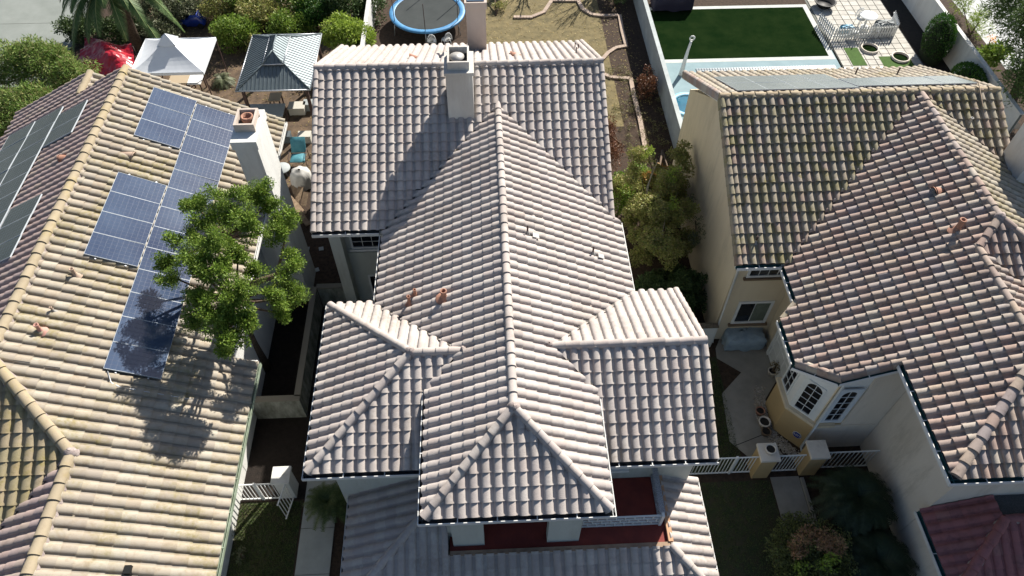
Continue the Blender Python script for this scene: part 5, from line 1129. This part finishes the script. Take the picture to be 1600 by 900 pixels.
# picket fence and table set
def picket(label, p0, p1, n, h=.85):
    p0 = Vector((*p0, 0)); p1 = Vector((*p1, 0)); d = p1-p0; l = d.length; d.normalize(); t = thing('picket_fence', label, 'fence', tuple(p0)); M = Matrix(((d.x, -d.y, 0, p0.x), (d.y, d.x, 0, p0.y), (0, 0, 1, 0), (0, 0, 0, 1)))
    q = MB(); w_ = l/n*.32; q.add([(-w_, -.01, .05), (w_, -.01, .05), (w_, -.01, h-.1), (0, -.01, h), (-w_, -.01, h-.1), (-w_, .01, .05), (w_, .01, .05), (w_, .01, h-.1), (0, .01, h), (-w_, .01, h-.1)], [(0, 1, 2, 3, 4), (9, 8, 7, 6, 5), (0, 5, 6, 1), (1, 6, 7, 2), (2, 7, 8, 3), (3, 8, 9, 4), (4, 9, 5, 0)]); me_ = q.mesh('picket', WHITE)
    for i in range(n): part('picket', me_, t, M @ Matrix.Translation((l*(i+.5)/n, 0, 0)))
    for zz in (.25, .6): q = MB(M); q.box(0, l, .012, .045, zz, zz+.07); q.build('rail', WHITE, t)
a0 = G(1299, 64); a1 = G(1396, 58); picket('white picket fence along the front of the paved sitting area', (a0.x, a0.y), (a1.x, a1.y), 24); picket('white picket fence side return near the dark turf', (a0.x-.02, a0.y+.05), (a0.x-.35, a0.y+1.7), 9); picket('white picket fence side return by the planting strip', (a1.x+.05, a1.y+.05), (a1.x+.35, a1.y+1.5), 8)
tb_ = thing('garden_table', 'round pale garden table inside the picket fence', 'table', P3(1350, 42, 0)); c = P3(1350, 42, 0); q = MB(); q.lathe((c[0], c[1], .72), [(0, 0), (.5, 0), (.52, .02), (.5, .04), (0, .045)], 24); q.build('tabletop', WHITE, tb_); q = MB(); q.tube([c, (c[0], c[1], .72)], [.06, .05], 8); q.lathe(c, [(.25, 0), (.25, .03), (.06, .1)], 12); q.build('pedestal', WHITE, tb_)
for (a, b, rot, lab) in ((1335, 50, .9, 'white garden chair left of the round table'), (1345, 30, 3.3, 'white garden chair behind the round table'), (1368, 48, -.7, 'white garden chair right of the round table')): q = G(a, b, .4); garden_chair(lab, q.x, q.y, rot)
cloth_box('covered_grill', 'dark covered grill inside the picket fence', *(lambda q: (q.x-.5, q.x+.5, q.y-.25, q.y+.25))(G(1380, 44, .3)), .7, mat('grill_cover', (.09, .11, .12), .6), 'grill'); cloth_box('blue_storage_bin', 'small blue covered bin inside the picket fence corner', *(lambda q: (q.x-.35, q.x+.35, q.y-.2, q.y+.2))(G(1323, 46, .2)), .4, mat('bin_blue', (.03, .2, .33), .5), 'bin', False)
def ringbed(label, px, py, r_):
    c = P3(px, py, 0); t = thing('tree_ring', label, 'planter', c); q = MB(); q.lathe(c, [(r_, 0), (r_, .16), (r_*.86, .16), (r_*.86, .04)], 24); q.build('rim', STR, t); q = MB(); q.lathe((c[0], c[1], .05), [(r_*.88, 0), (0, .02)], 24); q.build('planting', TURF, t)
ringbed('round planter ring nearest the planting strip', 1406, 92, .5); ringbed('round planter ring in front of the picket fence', 1358, 78, .5)
cloth_box('covered_lounge', 'dark covered furniture at the far end of the turf', *(lambda q: (q.x-1.2, q.x+1.2, q.y-.5, q.y+.6))(G(1050, 5, .3)), .9, mat('navy_cover', (.02, .02, .045), .6), 'furniture'); q = G(1289, 4, .3); 
k_ = thing('fire_bowl', 'round black fire bowl on the pavers at the top edge', 'fire pit', (q.x, q.y, 0)); m_ = MB(); m_.lathe((q.x, q.y, 0), [(.3, 0), (.62, .35), (.66, .4), (.58, .4), (.45, .2), (0, .15)], 24); m_.build('bowl', BLACK, k_)
# lattice fence at the top, posts and toy car
lf = thing('lattice_fence', 'pale diamond lattice fence along the top shrubs', 'fence', P3(380, 8, 0)); q = MB(); a = G(325, 12, 0); b = G(440, 12, 0); L_ = b.x-a.x
for i in range(int(L_/.18)+8):
    for sg in (1, -1):
        x0 = a.x+i*.18-(.6 if sg > 0 else 0); x1 = x0+sg*1.1+(0 if sg > 0 else .5)
        q.tube([(x0, a.y+.01*sg, .7), (x1, a.y+.01*sg, 1.8)], .014, 4)
q.build('lattice', mat('pale_lattice', (.5, .47, .42), .8), lf)
for i in range(4): p_ = MB(); x = a.x+L_*i/3; p_.box(x-.05, x+.05, a.y-.06, a.y+.06, 0, 1.95); p_.build('post', MATS['pale_lattice'], lf)
c = P3(302, 34, .25); tc_ = thing('toy_car', 'small blue ride-on toy car under the shrubs', 'toy car', (c[0], c[1], 0)); BL = mat('toy_blue', (.02, .05, .32), .25, spec=.6)
q = MB(Matrix.Translation((c[0], c[1], 0))); n = 10; sec = [(-.75, .3, .22, .34), (-.6, .36, .18, .5), (-.2, .38, .16, .56), (.05, .36, .16, .8), (.4, .34, .16, .82), (.6, .36, .18, .55), (.75, .3, .22, .42)]; vs = []
for (x, hw, z0, z1) in sec: vs += [(x, -hw, z0), (x, -hw, z1-.1), (x, -hw*.8, z1), (x, hw*.8, z1), (x, hw, z1-.1), (x, hw, z0)]
q.add(vs, [(k*6+i, k*6+(i+1) % 6, (k+1)*6+(i+1) % 6, (k+1)*6+i) for k in range(6) for i in range(6)]+[(5, 4, 3, 2, 1, 0), tuple(36+i for i in range(6))], True); q.build('body', BL, tc_)
q = MB(Matrix.Translation((c[0], c[1], 0))); q.box(.1, .36, -.26, .26, .8, .835); q.build('windscreen', GLASS, tc_)
for (x, y_) in ((-.48, -.36), (.48, -.36), (-.48, .36), (.48, .36)): q = MB(); q.tube([(c[0]+x, c[1]+y_-.05, .17), (c[0]+x, c[1]+y_+.05, .17)], .17, 14); q.build('wheel', BLACK, tc_)
# things under and beside the canopy and gazebo
def simple_table(name, label, x0, x1, y0, y1, h, m, cat='table'):
    t = thing(name, label, cat, ((x0+x1)/2, (y0+y1)/2, 0)); q = MB(); q.box(x0, x1, y0, y1, h-.05, h); q.build('tabletop', m, t)
    for (x, y_) in ((x0+.06, y0+.06), (x1-.06, y0+.06), (x0+.06, y1-.06), (x1-.06, y1-.06)): q = MB(); q.box(x-.03, x+.03, y_-.03, y_+.03, 0, h-.05); q.build('leg', MATS['dark_pipe'], t)
a = G(280, 122, .75); simple_table('patio_table', 'tan table in the shade of the white canopy tent', a.x-.5, a.x+.5, a.y-.45, a.y+.45, .75, mat('tan_top', (.42, .34, .24), .8)); a = G(305, 124, .75); simple_table('patio_table', 'white folding table at the canopy tent corner', a.x-.35, a.x+.35, a.y-.4, a.y+.4, .75, WHITE)
a = G(412, 172, 1.0); simple_table('patio_table', 'long grey table below the dark gazebo', a.x-1.3, a.x+1.0, a.y-.5, a.y+.5, 1.0, mat('grey_top', (.33, .36, .36), .7)); a = G(430, 152, .7); simple_table('patio_table', 'small pale table under the gazebo edge', a.x-.3, a.x+.3, a.y-.35, a.y+.35, .75, mat('tan_top', (.42, .34, .24), .8))
def lounge(label, x, y_, rot, m):
    t = thing('patio_chair', label, 'chair', (x, y_, 0)); T = Matrix.Translation((x, y_, 0)) @ Matrix.Rotation(rot, 4, 'Z')
    def cush(z, tilt, yo, ln):
        q = MB(T @ Matrix.Translation((0, yo, z)) @ Matrix.Rotation(tilt, 4, 'X')); n = 6; vs = []
        for j in range(n+1):
            for i in range(n+1): u_, v_ = i/n-.5, j/n; e = (1-(2*abs(u_))**4)*(1-(2*abs(v_-.5))**4); vs.append((u_*.7, v_*ln, .02+.1*e))
        q.add(vs, [(j*(n+1)+i, j*(n+1)+i+1, (j+1)*(n+1)+i+1, (j+1)*(n+1)+i) for j in range(n) for i in range(n)], True); q.box(-.35, .35, 0, ln, -.02, .02); return q
    cush(.42, 0, -.4, .62).build('seat', m, t); cush(.46, .95, .24, .75).build('backrest', m, t)
    for xx in (-.4, .4):
        q = MB(T); q.tube([(xx, -.35, 0), (xx, -.35, .62), (xx, .3, .65), (xx, .4, 0)], .02, 6); q.build('armrest', MATS['dark_pipe'], t)
a = G(466, 244, .45); lounge('teal cushioned patio chair in the junk-filled side alley', a.x, a.y, 0, mat('teal_cushion', (.05, .2, .25), .7, (.08, .26, .31), 4))
a = G(470, 275, .6); 
bb = thing('covered_grill', 'round grill under a draped white cover in the side alley', 'grill', (a.x, a.y, 0)); q = MB(); n = 28; pr = [(.06, 1.0), (.25, .97), (.42, .84), (.47, .62), (.5, .3), (.52, .1)]
vs = [(a.x+r_*(1+(.09*math.sin(7*2*math.pi*k/n+i) if i > 1 else .02))*math.cos(2*math.pi*k/n), a.y+r_*(1+(.09*math.sin(7*2*math.pi*k/n+i) if i > 1 else .02))*math.sin(2*math.pi*k/n), z_) for i, (r_, z_) in enumerate(pr) for k in range(n)]
q.add(vs, [(i*n+k, i*n+(k+1) % n, (i+1)*n+(k+1) % n, (i+1)*n+k) for i in range(len(pr)-1) for k in range(n)]+[tuple(range(n))], True); q.build('cover', mat('pale_cover', (.5, .49, .46), .8, (.4, .39, .37), 4), bb)
q = MB(); q.tube([(a.x, a.y, 0), (a.x, a.y, .9)], .05, 8); q.build('pedestal', BLACK, bb)
a = G(440, 262, .6); t = thing('round_side_table', 'grey round side table squeezed beside the white chimney', 'table', (a.x, a.y, 0)); q = MB(); q.lathe((a.x, a.y, .55), [(0, 0), (.38, 0), (.4, .02), (.38, .05), (0, .06)], 22); q.build('tabletop', mat('grey_top', (.33, .36, .36), .7), t); q = MB(); q.tube([(a.x, a.y, 0), (a.x, a.y, .55)], [.2, .05], 10); q.build('pedestal', BLACK, t)
WOOD = mat('weathered_wood', (.3, .22, .14), .9, (.18, .12, .08), 9, .5, 30)
for i, (x0, y0, x1, y1, lab) in enumerate([(458, 290, 466, 312, 'short weathered plank leaning in the side alley under the covered grill'), (470, 292, 464, 318, 'pale weathered board in the middle of the side alley pile'), (452, 308, 476, 335, 'long dark plank crossing the lower side alley'), (478, 300, 474, 322, 'thin weathered plank beside the mauve rake tiles'), (461, 322, 482, 352, 'lowest plank of the pile by the patio')]):
    p0 = G(x0, y0, .35+.1*(i % 2)); p1 = G(x1, y1, .12); d = (p1-p0); l = d.length; d.normalize(); sd = Vector((0, 0, 1)).cross(d).normalized(); up = d.cross(sd); q = MB(Matrix(((d.x, sd.x, up.x, p0.x), (d.y, sd.y, up.y, p0.y), (d.z, sd.z, up.z, p0.z), (0, 0, 0, 1)))); q.box(0, l, -.12, .12, -.02, .02); q.build('plank', WOOD, label=lab, cat='plank', group='planks in the side alley')
for (a, b, lab, m, s_) in ((500, 136, 'white box under the gazebo corner', WHITE, .3), (465, 170, 'pale crate on the shaded patio beside the gazebo', mat('pale_crate', (.5, .48, .42), .8), .4), (485, 165, 'small grey crate beside the mauve roof edge', mat('grey_top', (.33, .36, .36), .7), .3), (477, 215, 'pale box above the teal patio chair', mat('pale_crate', (.5, .48, .42), .8), .3), (445, 215, 'dark box at the foot of the left eave', mat('grill_cover', (.09, .11, .12), .6), .3)):
    q = G(a, b, .2); t = thing('storage_box', lab, 'box', (q.x, q.y, 0)); m_ = MB(); m_.box(q.x-s_, q.x+s_, q.y-s_*.7, q.y+s_*.7, 0, .38); m_.build('body', m, t); m_ = MB(); m_.box(q.x-s_-.02, q.x+s_+.02, q.y-s_*.7-.02, q.y+s_*.7+.02, .38, .44); m_.build('lid', m, t)
# wall lamps on the left wall and paving slabs on the side patio
for (a, b, lab) in ((373, 830, 'white bracket light on the left wall beside the open gate'), (362, 872, 'white bracket light on the left wall near the bottom edge')):
    q = GX(a, b, -8.66); t = thing('wall_light', lab, 'light', tuple(q)); m_ = MB(); m_.tube([q, q+Vector((.3, .05, .02))], .02, 6); m_.tube([q+Vector((0, 0, -.2)), q+Vector((.28, .04, 0))], .015, 6); m_.build('bracket', WHITE, t); m_ = MB(); m_.lathe((q.x+.32, q.y+.05, q.z-.12), [(.03, .16), (.09, .1), (.13, 0), (.11, 0)], 12); m_.build('lamp_shade', WHITE, t)
for i, (a, b) in enumerate(((480, 389), (502, 389), (495, 422))): q = G(a, b, 0); m_ = MB(Matrix.Translation((q.x, q.y, 0)) @ Matrix.Rotation(.2*i, 4, 'Z')); m_.box(-.1, .1, -.1, .1, .01, .03); m_.build('paving_square', mat('grey_top', (.33, .36, .36), .7), label=['small pale square in the dark side patio, leftmost near the tree','small pale square in the dark side patio beside the pale pillar','small pale square lowest in the dark side patio'][i], cat='paving', group='pale squares in the dark side patio')
